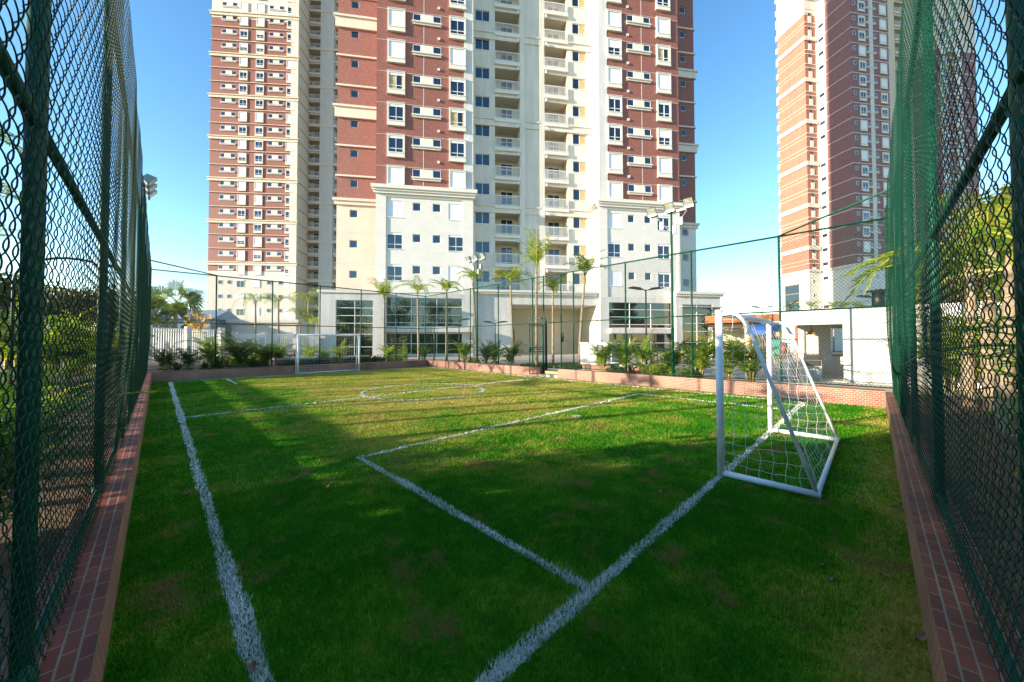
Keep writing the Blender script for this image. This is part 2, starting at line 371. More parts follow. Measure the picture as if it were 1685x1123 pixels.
for args in ((110000, 0, 2.6, .036, .0021), (190000, 2.6, 5.0, .037, .0034), (190000, 5.0, 9.5, .036, .006), (120000, 9.5, 15, .036, .010), (120000, 15, 26, .036, .014)):
    p, w = blades(*args); Ps.append(p); Ws.append(w)
P = np.concatenate(Ps); Wm = np.concatenate(Ws)
def trimesh(name, P, m):
    n = len(P); me = bpy.data.meshes.new(name); me.vertices.add(n*3); me.loops.add(n*3); me.polygons.add(n)
    me.vertices.foreach_set('co', P.reshape(-1)); me.loops.foreach_set('vertex_index', np.arange(n*3, dtype=np.int32))
    me.polygons.foreach_set('loop_start', np.arange(0, n*3, 3, dtype=np.int32)); me.polygons.foreach_set('loop_total', np.full(n, 3, np.int32))
    me.materials.append(m); me.update(calc_edges=True); return put(name, me)
o = trimesh('grass', P[~Wm], M['blade']); o.rotation_euler = (0, 0, ANG); o['kind'] = 'stuff'
tag(o, 'short mown green turf blades covering the pitch', 'grass')
o = trimesh('painted_grass', P[Wm], M['paintblade']); o.rotation_euler = (0, 0, ANG); o['kind'] = 'stuff'
tag(o, 'white sprayed grass blades of the pitch markings', 'pitch marking')
# ------------------------------------------------------------------ brick kerb walls
XA, YBK = 12.66, 20.75
def kerb(label, x0, x1, y0, y1, h, gap=None):
    t = thing('brick_wall', label, 'brick wall', CT(x0, y0, 0), ANG, 'low brick walls round the pitch')
    mb = MB()
    segs = [(y0, y1)] if gap is None else [(y0, gap[0]), (gap[1], y1)]
    for a, b in segs: mb.box(0, x1-x0, a-y0, b-y0, -.1, h)
    # a smooth coping face would hide the bricks: the top is brick too
    o = mb.build('brick_body', [M['brickface'], M['brick']], t)
    me = o.data
    mi = [1 if p.normal.z > .5 else 0 for p in me.polygons]; me.polygons.foreach_set('material_index', mi)
    return t
kerb('low brick wall along the left touchline under the near dark fence', -.43, -.17, -.17, YBK, .36)
kerb('low brick wall on the right behind the near goal', -.43, 13.1, -.43, -.175, .36)
kerb('shaded low brick wall behind the far goal', -.17, 13.1, YBK, YBK+.72, .42)
t = kerb('sunlit low brick wall broken by the open gate', XA, 13.02, -.175, YBK, .42, (9.9, 10.95))
mb = MB(); mb.box(.0, .36, 10.1, 11.1, 0, .13); mb.build('gate_step', M['paving'], t)
# ------------------------------------------------------------------ chain-link cage
def wires(L, z0, z1, w=.043, dz=.048, r=.0012, hi=None, bulge=None, sides=3):
    """woven wires in the local x-z plane; hi=(a,b): the stretch built with hooked corners"""
    K = int((z1-z0)/dz)+1
    out_v, out_f = [], []; off = 0
    def emit(xi, hooked):
        nonlocal off
        n = len(xi)
        if n == 0: return
        k = np.arange(K)
        par = (k[None, :]+xi[:, None]) % 2
        cxs = (xi[:, None]+par)*w; czs = np.broadcast_to(z0+k*dz, cxs.shape)
        if not hooked:
            px, pz, py = cxs, czs, np.zeros_like(cxs)
            py = np.where(par > 0, .002, -.002)
        else:
            ov = r*1.0; th = .0062; S4 = 5
            k4 = np.arange((K-1)*S4+1); seg = np.minimum(k4//S4, K-2); fr = k4/S4-seg
            xa, xb = cxs[:, seg], cxs[:, seg+1]; cs = .5-.5*np.cos(math.pi*fr); mixf = .45*cs+.55*fr
            mid = (xi[:, None]+.5)*w
            px = xa+(xb-xa)*mixf[None, :]; px = mid+(px-mid)*(1+2*ov/w)
            pz = np.broadcast_to((z0+(seg+fr)*dz)[None, :], px.shape)
            py = np.broadcast_to((np.sin(math.pi*fr)**.8*np.where(seg % 2 == 0, 1., -1.)*th)[None, :], px.shape)*np.where(xi[:, None] % 2 == 0, 1., -1.)
        kk = px.shape[1]
        Pt = np.stack([px, py, pz], 2)
        if bulge is not None: Pt[:, :, 1] += bulge(Pt[:, :, 0], Pt[:, :, 2])
        T = np.gradient(Pt, axis=1); T /= np.linalg.norm(T, axis=2, keepdims=True)+1e-9
        nv = np.zeros_like(T); nv[:, :, 1] = 1
        b = np.cross(T, nv); b /= np.linalg.norm(b, axis=2, keepdims=True)+1e-9
        nv = np.cross(b, T)
        S = 6 if hooked else sides
        rings = []
        for q in range(S):
            th_ = 2*math.pi*q/S; rings.append(Pt+r*(math.cos(th_)*nv+math.sin(th_)*b))
        V = np.stack(rings, 2).reshape(-1, 3)
        base = (np.arange(n)[:, None, None]*kk+np.arange(kk-1)[None, :, None])*S
        q = np.arange(S)[None, None, :]; q2 = (q+1) % S
        Fq = np.stack([base+q, base+q2, base+S+q2, base+S+q], 3).reshape(-1, 4)+off
        out_v.append(V); out_f.append(Fq); off += len(V)
    xi = np.arange(int(L/w))
    if hi is None: emit(xi, False)
    else:
        m = (xi*w >= hi[0]) & (xi*w < hi[1]); emit(xi[m], True); emit(xi[~m], False)
    V = np.concatenate(out_v).astype(np.float32); Fq = np.concatenate(out_f).astype(np.int32)
    me = bpy.data.meshes.new('wire_mesh'); me.vertices.add(len(V)); me.vertices.foreach_set('co', V.ravel())
    nf = len(Fq); me.loops.add(nf*4); me.loops.foreach_set('vertex_index', Fq.ravel()); me.polygons.add(nf)
    me.polygons.foreach_set('loop_start', np.arange(0, nf*4, 4, dtype=np.int32)); me.polygons.foreach_set('loop_total', np.full(nf, 4, np.int32))
    me.polygons.foreach_set('use_smooth', np.ones(nf, bool)); me.materials.append(M['wire']); me.update(calc_edges=True)
    return me
ZT, ZM = 4.74, 2.51
def fence(label, org, rz, L, posts, z0, hi=None, bulge=None, inside=1, gap=None, braces=()):
    """local x along the fence, local y towards the pitch"""
    t = thing('chain_link_fence', label, 'fence', (org[0], org[1], 0), rz, 'chain-link fences of the cage'); wr = .0016 if hi else .0042
    if gap is None:
        put('wire_mesh', wires(L, z0+.05, ZT-.02, r=wr, hi=hi, bulge=bulge), t)
    else:
        a, b = gap
        for (u0, u1, za) in ((0, a, z0+.05), (a, b, ZM), (b, L, z0+.05)):
            o = put('wire_mesh', wires(u1-u0, za, ZT-.02, r=wr, bulge=bulge), t); o.location = (u0, 0, 0)
    for x in posts:
        mb = MB(); mb.tube([(x, -.042, z0-.35), (x, -.042, ZT)], .03, 12); mb.tube([(x, -.042, ZT), (x, -.042, ZT+.012)], .033, 12)
        if not gap: mb.tube([(x, -.042, z0-.02), (x, -.042, z0+.05)], .042, 12)
        mb.build('post', M['green'], t, True)
    for nm, z, r in (('top_rail', ZT-.02, .026), ('mid_rail', ZM, .022)):
        mb = MB(); mb.tube([(0, -.036, z), (L, -.036, z)], r, 10); mb.build(nm, M['green'], t, True)
    mb = MB()
    for u0, u1 in ([(0, L)] if gap is None else [(0, gap[0]), (gap[1], L)]): mb.tube([(u0, -.03, z0+.06), (u1, -.03, z0+.06)], .016, 8)
    mb.build('bottom_rail', M['green'], t, True)
    for p, q in braces:
        mb = MB(); mb.tube([p, q], .024, 10); mb.build('corner_brace', M['green'], t, True)
    return t
def bl(x, z):
    q = np.clip((z-.4)/1.6, 0, 1); q = q*q*(3-2*q)
    return .010+.062*q+.016*q*np.abs(np.sin(x*math.pi/2.44))+.003*np.sin(x*5.1+z*2.3)
# left fence: runs from Y=-.3 to 21.3 at X=-.3; local x follows +Y, pitch side is +X => heading ANG+90 flips, so mirror by building from the far end
FE = 21.32
def ctp(X, Y): p = CT(X, Y); return p
LF0 = -1.2
# heading so that local x = -Y and local y = +X  (rotation ANG-90)
LL = FE-LF0
fence('dark chain-link fence on the left along the touchline', ctp(-.31, FE), ANG-math.pi/2, LL,
      [FE-y for y in (-.15, 2.30, 4.75, 7.2, 9.64, 12.08, 14.5, 16.95, 19.0, FE-.03)], .36, hi=(FE-7.5, LL), bulge=bl,
      braces=[((FE-18.9, -.036, ZT-.02), (.04, 2.2, ZT-.02))])
# right fence: local x = +X, local y = +Y (pitch side)
RF0 = -1.0
fence('green chain-link fence on the right behind the near goal', ctp(RF0, -.315), ANG, 12.89-RF0,
      [x-RF0 for x in (-.2, 2.0, 4.52, 6.96, 9.0, 10.42, 12.87)], .36, hi=(0, 8.5), bulge=bl,
      braces=[((10.42-RF0, -.036, ZT-.02), (12.89-RF0, 1.92+.315, ZT-.02))])
# far fence: behind the far goal, local x = -X, local y=-Y (pitch side)
fence('chain-link fence behind the far goal against the garden', ctp(12.89, FE), ANG+math.pi, 12.89+.31,
      [12.89-x for x in (1.89, 4.09, 6.3, 8.54, 10.75)]+[.03], .42,
      braces=[((12.89-10.75, -.036, ZT-.02), (.02, 2.4, ZT-.02))])
# long fence with the gate: local x = +Y, local y = -X (pitch side): rotation ANG+90
fence('tall chain-link fence with a gate gap on the sunlit side', ctp(12.89, -.315), ANG+math.pi/2, FE+.315,
      [y+.315 for y in (1.92, 4.35, 6.78, 9.24, 9.92, 10.95, 11.65, 14.11, 16.53, 18.94)], .42, gap=(9.92+.315, 10.95+.315))
# gate leaf, swung open towards the pitch
t = thing('gate_leaf', 'narrow green gate leaf standing open onto the pitch', 'gate', CT(12.86, 10.93, .16), ANG+math.pi)
mb = MB()
for x in (.02, .93): mb.tube([(x, 0, 0), (x, 0, 2.28)], .022, 10)
for z in (.02, 2.2, 2.27): mb.tube([(.02, 0, z), (.93, 0, z)], .018, 8)
mb.build('frame', M['green'], t, True)
mb = MB()
for z in (1.02, 1.12, 1.2): mb.tube([(.02, 0, z), (.93, 0, z)], .016, 8)
mb.box(.86, .97, -.03, .03, 1.0, 1.22); mb.build('lock_rail', M['green'], t, True)
me = wires(.9, .04, 2.2, r=.0012); o = put('wire_mesh', me, t); o.location = (.02, 0, 0)
# ------------------------------------------------------------------ goals
def arc(pts, n=6):
    return pts
def goal(label, X0, Y0, width, rz, tall=2.0, dep=.9, netr=.0022, cell=.125):
    t = thing('football_goal', label, 'goal', CT(X0, Y0, 0), rz, 'white pitch goals')
    w = width; r = .042
    for x, nm in ((0, 'post'), (w, 'post')):
        MB().tube([(x, 0, 0), (x, 0, tall+.04)], r, 16).build(nm, M['goalw'], t, True)
    MB().tube([(0, 0, tall), (w, 0, tall)], r*.95, 16).build('crossbar', M['goalw'], t, True)
    side = [(0, tall-.02), (-.14, tall-.005), (-.20, tall-.03), (-.26, tall-.10), (-.32, tall-.22), (-dep, .05)]
    for x in (0, w):
        MB().tube([(x, y, z) for y, z in side], .021, 10).build('side_stay', M['goalw'], t, True)
        MB().tube([(x, 0, .045), (x, -dep-.03, .045)], .036, 12).build('base_bar', M['goalw'], t, True)
    MB().tube([(0, -dep, .05), (w, -dep, .05)], .026, 10).build('rear_bar', M['goalw'], t, True)
    # the net: side panels and one sheet over the stays, sagging a little
    mb = MB(); rg = random.Random(int(width*100)+int(Y0))
    def pr(s):                                 # point on the stay outline by height fraction (0 top front .. 1 rear bottom)
        pts = [(0, tall-.03)]+side[1:]
        seg = [math.dist(pts[i], pts[i+1]) for i in range(len(pts)-1)]; tot = sum(seg); d = s*tot
        for i, L_ in enumerate(seg):
            if d <= L_ or i == len(seg)-1:
                f = min(1, d/L_); return (pts[i][0]+(pts[i+1][0]-pts[i][0])*f, pts[i][1]+(pts[i+1][1]-pts[i][1])*f)
            d -= L_
    total = 2.35
    nu = int(w/cell); nv = int(total/cell)
    def back(u, s):
        y, z = pr(s); sag = math.sin(u*math.pi)*math.sin(s*math.pi)
        return (u*w+.012*math.sin(37*u+21*s), y+.09*sag+.012*math.sin(23*u+11*s)+.05*max(0, s-.75)*math.sin(u*9), z-.07*sag*(1-s)-.0)
    for i in range(nu+1): mb.tube([back(i/nu, s/nv/1.0) for s in range(nv+1)], netr, 3, False)
    for s in range(nv+1): mb.tube([back(i/nu, s/nv) for i in range(nu+1)], netr, 3, False)
    mb.build('back_net', M['net'], t)
    for x in (0, w):
        mb = MB()
        def ymax(z):
            if z >= tall-.03: return -.15
            best = 0
            pts = side
            for i in range(len(pts)-1):
                (ya, za), (yb, zb) = pts[i], pts[i+1]
                if zb <= z <= za and za > zb: best = ya+(yb-ya)*(za-z)/(za-zb)
            return best
        zs = [.07+k*cell for k in range(int((tall-.1)/cell)+1)]
        wob = lambda y, z: (x+.02*math.sin(z*5+y*7)*(1 if x else -1), y+.012*math.sin(z*19+y*3), z-.035*math.sin(min(1, -y/max(.05, -ymax(z)))*math.pi)+.006*math.sin(31*y+9*z))
        for z in zs:
            ym = ymax(z); n = max(2, int(-ym/.06)); mb.tube([wob(ym*k/n, z) for k in range(n+1)], netr, 3, False)
        y = -.02
        while y > -dep+.05:
            zt = tall-.03
            for z in np.arange(tall-.03, .05, -.02):
                if ymax(z) <= y: zt = z; break
            n = max(2, int((zt-.06)/.09)); mb.tube([wob(y, .06+(zt-.06)*k/n) for k in range(n+1)], netr, 3, False)
            y -= cell
        mb.build('side_net', M['net'], t)
    return t
# near goal mouth faces +Y (the pitch); local y must point +Y
goal('near white goal on the right with its net in full view', GX1, YG, GX2-GX1, ANG)
goal('distant white goal in front of the shaded far wall', FX2, YF, FX2-FX1, ANG+math.pi, dep=.42, cell=.14)
# ------------------------------------------------------------------ facade toolkit
class Facade:
    """local frame: x along the facade, y away from the viewer, z up"""
    def __init__(s, px, d, a):
        s.O = ((px-CX)/F_PX*d, d); s.a = R(a); s.c, s.s = math.cos(s.a), math.sin(s.a)
    def u(s, px, v=0.0):
        r = (px-CX)/F_PX
        return (r*(s.O[1]+v*s.c)-s.O[0]+v*s.s)/(s.c-r*s.s)
    def d(s, u, v=0.0): return s.O[1]+u*s.s+v*s.c
    def z(s, py, px, v=0.0): return ZPX(py, s.d(s.u(px, v), v))
def wall_holes(mb, u0, u1, z0, z1, v, holes, depth=.12):
    us = sorted({u0, u1}|{min(max(h[i], u0), u1) for h in holes for i in (0, 1)}); zs = sorted({z0, z1}|{min(max(h[i], z0), z1) for h in holes for i in (2, 3)})
    for i in range(len(us)-1):
        j = 0
        while j < len(zs)-1:
            um = (us[i]+us[i+1])/2
            def hole(jj): zm = (zs[jj]+zs[jj+1])/2; return any(h[0] < um < h[1] and h[2] < zm < h[3] for h in holes)
            if hole(j): j += 1; continue
            k = j
            while k+1 < len(zs)-1 and not hole(k+1): k += 1
            mb.quad((us[i], v, zs[j]), (us[i+1], v, zs[j]), (us[i+1], v, zs[k+1]), (us[i], v, zs[k+1])); j = k+1
    for a, b, c, d in holes:
        w = v+depth
        mb.quad((a, v, c), (a, w, c), (a, w, d), (a, v, d)); mb.quad((b, w, c), (b, v, c), (b, v, d), (b, w, d))
        mb.quad((a, v, d), (a, w, d), (b, w, d), (b, v, d)); mb.quad((a, w, c), (a, v, c), (b, v, c), (b, w, c))
PROTO = bpy.data.collections.new('prototypes')  # never linked to the scene: holds meshes only
def proto(name, mb, mats, subs=()):
    """(mesh, [(sub name, mesh)])"""
    def me_of(nm, b, ms):
        ms = ms if isinstance(ms, (list, tuple)) else [ms]
        me = bpy.data.meshes.new(nm); me.from_pydata(b.v, [], b.f)
        for m_ in ms: me.materials.append(m_)
        finish(me, b.m if len(ms) > 1 else None); return me
    return (name, me_of(name, mb, mats), [(n_, me_of(n_, b_, m_)) for n_, b_, m_ in subs])
def place(pr, parent, loc):
    o = put(pr[0], pr[1], parent); o.location = loc
    for n_, me in pr[2]: put(n_, me, o)
    return o
def sash(w, h, y, mid=True, split=None):
    mb = MB(); e = .045
    mb.box(0, e, y-.02, y+.03, 0, h); mb.box(w-e, w, y-.02, y+.03, 0, h); mb.box(e, w-e, y-.02, y+.03, 0, e); mb.box(e, w-e, y-.02, y+.03, h-e, h)
    if mid: mb.box(w/2-.025, w/2+.025, y-.025, y+.025, e, h-e)
    if split: mb.box(e, w/2-.025, y-.022, y+.028, split-.03, split+.03); mb.box(w/2+.025, w-e, y-.022, y+.028, split-.03, split+.03)
    return mb
def boxwindow(w=1.56, h=2.05, kind=0, out=.16):
    """projecting surround with sill panel; kind 0 open, 1 shutter down, 2 half down; origin top-left on the wall"""
    t = .13; mb = MB()
    mb.box(0, t, -out, 0, -h, 0); mb.box(w-t, w, -out, 0, -h, 0); mb.box(t, w-t, -out, 0, -t, 0); mb.box(t, w-t, -out, 0, -h, -h+.40)
    mb.box(-.04, w+.04, -out-.05, 0, -h-.05, -h); mb.box(-.03, w+.03, -out-.04, 0, .0, .05)
    mb.box(t, w-t, -out-.03, -out, -h+.36, -h+.44)
    W, H = w-2*t, h-.40-t; y = -out+.07
    subs = []
    gl = MB(); gl.quad((t, y+.02, -h+.40), (t+W, y+.02, -h+.40), (t+W, y+.02, -t), (t, y+.02, -t))
    sh = MB()
    if kind == 3:
        cu = MB(); cu.box(t+.03, t+W*.47, y+.008, y+.016, -h+.42, -t-.05); cu.box(t+W*.86, t+W-.03, y+.008, y+.016, -h+.42, -t-.05)
    if kind == 1:
        sh.box(t, t+W, y-.02, y+.01, -h+.40, -t)
        subs = [('shutter', sh, M['shutter'])]
    else:
        s = sash(W, H, y, True, .38); s.v = [(a+t, b, c-h+.40) for a, b, c in s.v]
        q = .22 if kind in (0, 3) else H*.5
        sh.box(t, t+W, y-.035, y-.021, -t-q, -t)
        subs = [('glass_pane', gl, M['glass']), ('sash_frame', s, M['sash']), ('shutter', sh, M['shutter'])]
        if kind == 3: subs.append(('curtain', cu, M['curtain']))
    return proto('box_window', mb, M['trim'], subs)
def flatwindow(w, h, kind=0, name='window', setback=.1, sill=True, split=None, curt=False, mid=True):
    mb = sash(w, h, setback, mid, split); mb.v = [(a, b, c-h) for a, b, c in mb.v]
    if sill: mb.box(-.05, w+.05, -.05, setback+.02, -h-.05, -h)
    gl = MB(); gl.quad((0, setback+.01, -h), (w, setback+.01, -h), (w, setback+.01, 0), (0, setback+.01, 0))
    subs = [('glass_pane', gl, M['glass'])]
    if kind == 1:
        sh = MB(); sh.box(.0, w, setback-.06, setback-.03, -h, 0); subs = [('shutter', sh, M['shutter'])]
    elif kind == 0 and h > 1.2:
        sh = MB(); sh.box(.0, w, setback-.06, setback-.03, -.2, 0); subs.append(('shutter', sh, M['shutter']))
    if curt:
        cu = MB(); cu.box(w*.52, w-.05, setback-.012, setback+.004, -h+.05, -.05); subs.append(('curtain', cu, M['curtain']))
    return proto(name, mb, M['sash'], subs)
def twin(w=2.55, ww=.72, wh=.72, proud=.05, panel=True, gy=.004):
    mb = MB()
    if panel: mb.box(ww, w-ww, -proud, 0, -wh-.02, .0)
    mb.box(-.08, w+.08, -.22, 0, -wh-.16, -wh-.04); mb.box(-.0, w+.0, -.13, 0, -wh-.32, -wh-.16)
    subs = []
    for x in (0, w-ww):
        s = sash(ww, wh, .0, False); s.v = [(a+x, b, c-wh) for a, b, c in s.v]
        s.mi(1).quad((x, gy, -wh), (x+ww, gy, -wh), (x+ww, gy, 0), (x, gy, 0))
        subs.append(('small_window', s, [M['sash'], M['glass']]))
    return proto('twin_window', mb, M['trim'], subs)
def balcony(w, h=2.35, dep=1.5, wallm='cream', doorw=1.25, rail=1.0, drawer=0):
    """loggia seen in a hole of the wall; origin bottom-left of the hole on the wall plane"""
    mb = MB(); d = dep
    mb.quad((0, d, 0), (w, d, 0), (w, d, h), (0, d, h)); mb.quad((0, 0, 0), (0, d, 0), (0, d, h), (0, 0, h)); mb.quad((w, d, 0), (w, 0, 0), (w, 0, h), (w, d, h))
    mb.quad((0, 0, h), (0, d, h), (w, d, h), (w, 0, h)); mb.mi(1).quad((0, d, 0), (0, 0, 0), (w, 0, 0), (w, d, 0))
    mb.box(-.06, w+.06, -.22, 0, -.32, .02)
    ra = MB(); ra.box(0, w, -.16, -.11, rail-.04, rail+.02); ra.box(0, w, -.155, -.115, .10, .14)
    n = int(w/.12)
    for k in range(n+1): ra.box(k*w/n-.012, k*w/n+.012, -.147, -.123, .14, rail-.04)
    for x in (0, w): ra.box(x-.025, x+.025, -.16, -.11, .02, rail-.04)
    do = MB(); x0 = w*.5-doorw/2+.12; 
    s = sash(doorw, 2.05, d-.05, True, 1.45); s.v = [(a+x0, b, c) for a, b, c in s.v]
    s.mi(1).quad((x0, d-.03, 0), (x0+doorw, d-.03, 0), (x0+doorw, d-.03, 2.05), (x0, d-.03, 2.05))
    return proto('balcony', mb, [M[wallm], M['trim']], [('railing', ra, M['sash']), ('balcony_door', s, [M['sash'], M['glass']])])
def grid_glazing(us, zs, v, name, parent, glass='lobbyglass', bar=.05):
    mb = MB()
    u0, u1, z0, z1 = us[0], us[-1], zs[0], zs[-1]
    for i, u in enumerate(us): mb.box(u-bar/2, u+bar/2, v-.05, v+.03, z0, z1)
    for i in range(len(us)-1):
        for z in zs: mb.box(us[i]+bar/2, us[i+1]-bar/2, v-.04, v+.02, z-bar/2, z+bar/2)
    o = mb.build(name, M['sash'], parent)
    g = MB(); g.quad((u0, v+.005, z0), (u1, v+.005, z0), (u1, v+.005, z1), (u0, v+.005, z1)); g.build('glass_pane', M[glass], o)
    return o
def room(mb, u0, u1, v0, v1, z0, z1):
    mb.quad((u0, v1, z0), (u1, v1, z0), (u1, v1, z1), (u0, v1, z1)); mb.quad((u0, v0, z0), (u0, v1, z0), (u0, v1, z1), (u0, v0, z1)); mb.quad((u1, v1, z0), (u1, v0, z0), (u1, v0, z1), (u1, v1, z1))
    mb.quad((u0, v0, z1), (u0, v1, z1), (u1, v1, z1), (u1, v0, z1)); mb.quad((u0, v1, z0), (u0, v0, z0), (u1, v0, z0), (u1, v1, z0))
FL = 2.9
rg = random.Random(11)
# ------------------------------------------------------------------ CENTRE TOWER
def centre_tower():
    f = Facade(648, 32.15, 9.0)
    t = thing('apartment_tower', 'red and white apartment tower filling the middle, balconies up its centre', 'apartment building', (f.O[0], f.O[1], 0), f.a, 'apartment towers')
    U = f.u
    top = 124.0; zb = 15.0                       # underside of the cornice on the white base
    uL0, uL1 = U(617), U(778.6); uR0, uR1 = U(988), U(1121)
    uW0 = U(552, 2.3); RV = 1.6; uWR = U(1147.5, 3.9)
    ztop = 17.52
    kmax = 8
    boxL = [(U(635.4), 1), (U(738.2), 0)]; boxR = [(U(1001.8), 0), (U(1084.6), 1)]
    # ---- red blocks
    body = MB()
    sm_holes = []
    tw = {}
    for nm, a in (('L', U(677.6)), ('R', U(1035.5))): tw[nm] = a
    def red_wall(u0, u1, tu):
        red = MB(); holes = []
        for k in range(0, kmax+2):
            z = ztop-.10+FL*k
            for x in (tu, tu+2.55-.72): holes.append((x, x+.72, z-.72, z))
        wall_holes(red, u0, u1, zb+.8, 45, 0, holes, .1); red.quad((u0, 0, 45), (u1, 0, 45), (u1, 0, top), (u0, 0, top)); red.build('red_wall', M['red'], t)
    pl = .0
    uPL = U(763.0); uPR = U(1002.0)             # white pilasters beside the recess
    red_wall(uL0, uPL, tw['L']); red_wall(uPR, uR1, tw['R'])
    wh = MB()
    wh.box(uPL, uL1, -.03, RV+3, zb+.8, top); wh.box(uR0, uPR, -.03, RV+3, zb+.8, top)
    wh.each('pilaster', M['white'], t)
    # backs and sides so the volumes are closed
    bk = MB()
    bk.quad((uL0, RV+6.5, 0), (uL0, 0, 0), (uL0, 0, top), (uL0, RV+6.5, top)); bk.quad((uR1, 0, 0), (uR1, RV+6.5, 0), (uR1, RV+6.5, top), (uR1, 0, top))
    bk.quad((uWR, RV+6.5, 0), (uW0, RV+6.5, 0), (uW0, RV+6.5, top), (uWR, RV+6.5, top))
    bk.quad((uW0, RV+6.5, 0), (uW0, 2.3, 0), (uW0, 2.3, top), (uW0, RV+6.5, top)); bk.quad((uWR, 3.9, 0), (uWR, RV+6.5, 0), (uWR, RV+6.5, top), (uWR, 3.9, top))
    bk.quad((uW0, 0, top), (uWR, 0, top), (uWR, RV+6.5, top), (uW0, RV+6.5, top))
    bk.build('rear_wall', M['red'], t)
    # ---- white base with its recessed panel, flush windows and cornice
    def base_block(u0, u1, p0, p1, cols, twinu, side):
        base = MB()
        # outer piers and panel
        zlow = 6.0
        base.quad((u0, 0, zlow), (p0, 0, zlow), (p0, 0, zb), (u0, 0, zb)); base.quad((p1, 0, zlow), (u1, 0, zlow), (u1, 0, zb), (p1, 0, zb))
        rec = .09
        base.quad((p0, 0, zlow), (p0, rec, zlow), (p0, rec, zb), (p0, 0, zb)); base.quad((p1, rec, zlow), (p1, 0, zlow), (p1, 0, zb), (p1, rec, zb))
        holes = []
        for k in range(3):
            z = ztop-FL*(k+1)-.18
            for c in cols: holes.append((c, c+1.36, z-1.5, z))
            for x in (twinu+.02, twinu+2.55-.74): holes.append((x, x+.72, z-.82, z-.08))
        wall_holes(base, p0, p1, zlow, zb-.22, rec, holes, .13)
        base.quad((p0, 0, zb-.22), (p0, rec, zb-.22), (p1, rec, zb-.22), (p1, 0, zb-.22))
        base.quad((p0, 0, zb-.22), (p1, 0, zb-.22), (p1, 0, zb), (p0, 0, zb))
        if side: base.quad((u0, RV, 0), (u0, 0, 0), (u0, 0, zb), (u0, RV, zb))
        else: base.quad((u1, 0, 0), (u1, RV, 0), (u1, RV, zb), (u1, 0, zb))
        base.build('base_wall', M['whitetile'], t)
    base_block(uL0, uL1, U(634), U(761.5), (U(635.3), U(737.6)), tw['L'], 0); base_block(uR0, uR1, U(1001), U(1117), (U(1002.5), U(1085)), tw['R'], 1)
    cor = MB()
    for u0, u1 in ((uL0, uL1), (uR0, uR1)):
        cor.box(u0-.16, u1+.16, -.18, .3, zb, zb+.22); cor.box(u0-.26, u1+.26, -.30, .3, zb+.22, zb+.40); cor.box(u0-.36, u1+.36, -.42, .3, zb+.40, zb+.72); cor.box(u0-.05, u1+.05, -.10, .3, zb+.72, zb+.84)
    cor.each('cornice', M['trim'], t, 4)
    # windows of the blocks
    bw = [boxwindow(kind=k) for k in range(4)]
    pat = [[1, 0, 1, 0], [0, 0, 0, 0], [0, 0, 0, 0], [0, 1, 1, 1], [1, 0, 0, 0], [1, 0, 2, 0], [2, 0, 1, 1], [0, 1, 0, 2], [1, 0, 0, 1], [0, 0, 1, 0]]
    pat = [[1, 1, 1, 1], [0, 0, 1, 1], [0, 3, 0, 2], [3, 0, 0, 0], [1, 1, 1, 1], [1, 0, 2, 3], [2, 0, 1, 1], [0, 1, 0, 2], [1, 0, 0, 1], [0, 0, 1, 0]]
    tp = twin()
    for k in range(kmax+2):
        z = ztop+FL*k
        for j, u in enumerate((boxL[0][0], boxL[1][0], boxR[0][0], boxR[1][0])): place(bw[pat[k][j]], t, (u, 0, z))
        for nm in 'LR': place(tp, t, (tw[nm], 0, z-.10))
    fw = [flatwindow(1.36, 1.5, 0, split=.45), flatwindow(1.36, 1.5, 1)]
    sw = flatwindow(.72, .74, 2, 'small_window', mid=False, sill=False)
    bp = [[1, 1, 1, 0], [0, 0, 0, 0], [0, 1, 1, 0]]
    for k in range(3):
        z = ztop-FL*(k+1)-.18
        for j, u in enumerate((U(635.3), U(737.6), U(1002.5), U(1085))): place(fw[bp[k][j]], t, (u, .09, z))
        for nm in 'LR':
            for x in (tw[nm]+.02, tw[nm]+2.55-.74): place(sw, t, (x, .09, z-.08))
    # thin joints and rain pipe lines
    jn = MB()
    for u0, u1, um in ((uL0, uPL, U(696)), (uPR, uR1, U(1060))):
        jn.box(um-.03, um+.03, -.012, -.002, zb+.85, 45)
        for k in range(kmax+3): jn.box(u0, u1, -.006, -.001, ztop+FL*k+.02, ztop+FL*k+.05)
    jn.each('tile_joint', M['grey'], t)
    vents = MB()
    for u in (U(721), U(1037)):
        for k in range(kmax+1): vents.box(u-.12, u+.12, -.10, -.012, ztop+FL*k+.55, ztop+FL*k+.78)
    vents.each('vent_cover', M['bracket'], t)
    # ---- left wing
    wing = MB(); v = 2.3; holes = []
    wu = U(573.5, v)
    for k in range(-3, kmax+2): holes.append((wu, wu+.72, 17.08+FL*k-.72, 17.08+FL*k))
    wb = MB()
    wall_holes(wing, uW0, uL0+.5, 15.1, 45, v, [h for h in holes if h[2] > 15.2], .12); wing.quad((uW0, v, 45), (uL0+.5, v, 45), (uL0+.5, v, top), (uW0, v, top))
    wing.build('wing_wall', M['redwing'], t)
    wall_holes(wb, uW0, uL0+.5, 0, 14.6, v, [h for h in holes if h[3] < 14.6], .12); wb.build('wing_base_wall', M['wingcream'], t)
    sw2 = flatwindow(.72, .72, 2, 'small_window', mid=False, sill=False)
    for h in holes: place(sw2, t, (h[0], v, h[3]))
    wc = MB()
    wc.box(uW0-.3, uL0-.02, v-.28, v+.1, 14.95, 15.2); wc.box(uW0-.18, uL0-.02, v-.16, v+.1, 14.6, 14.95)
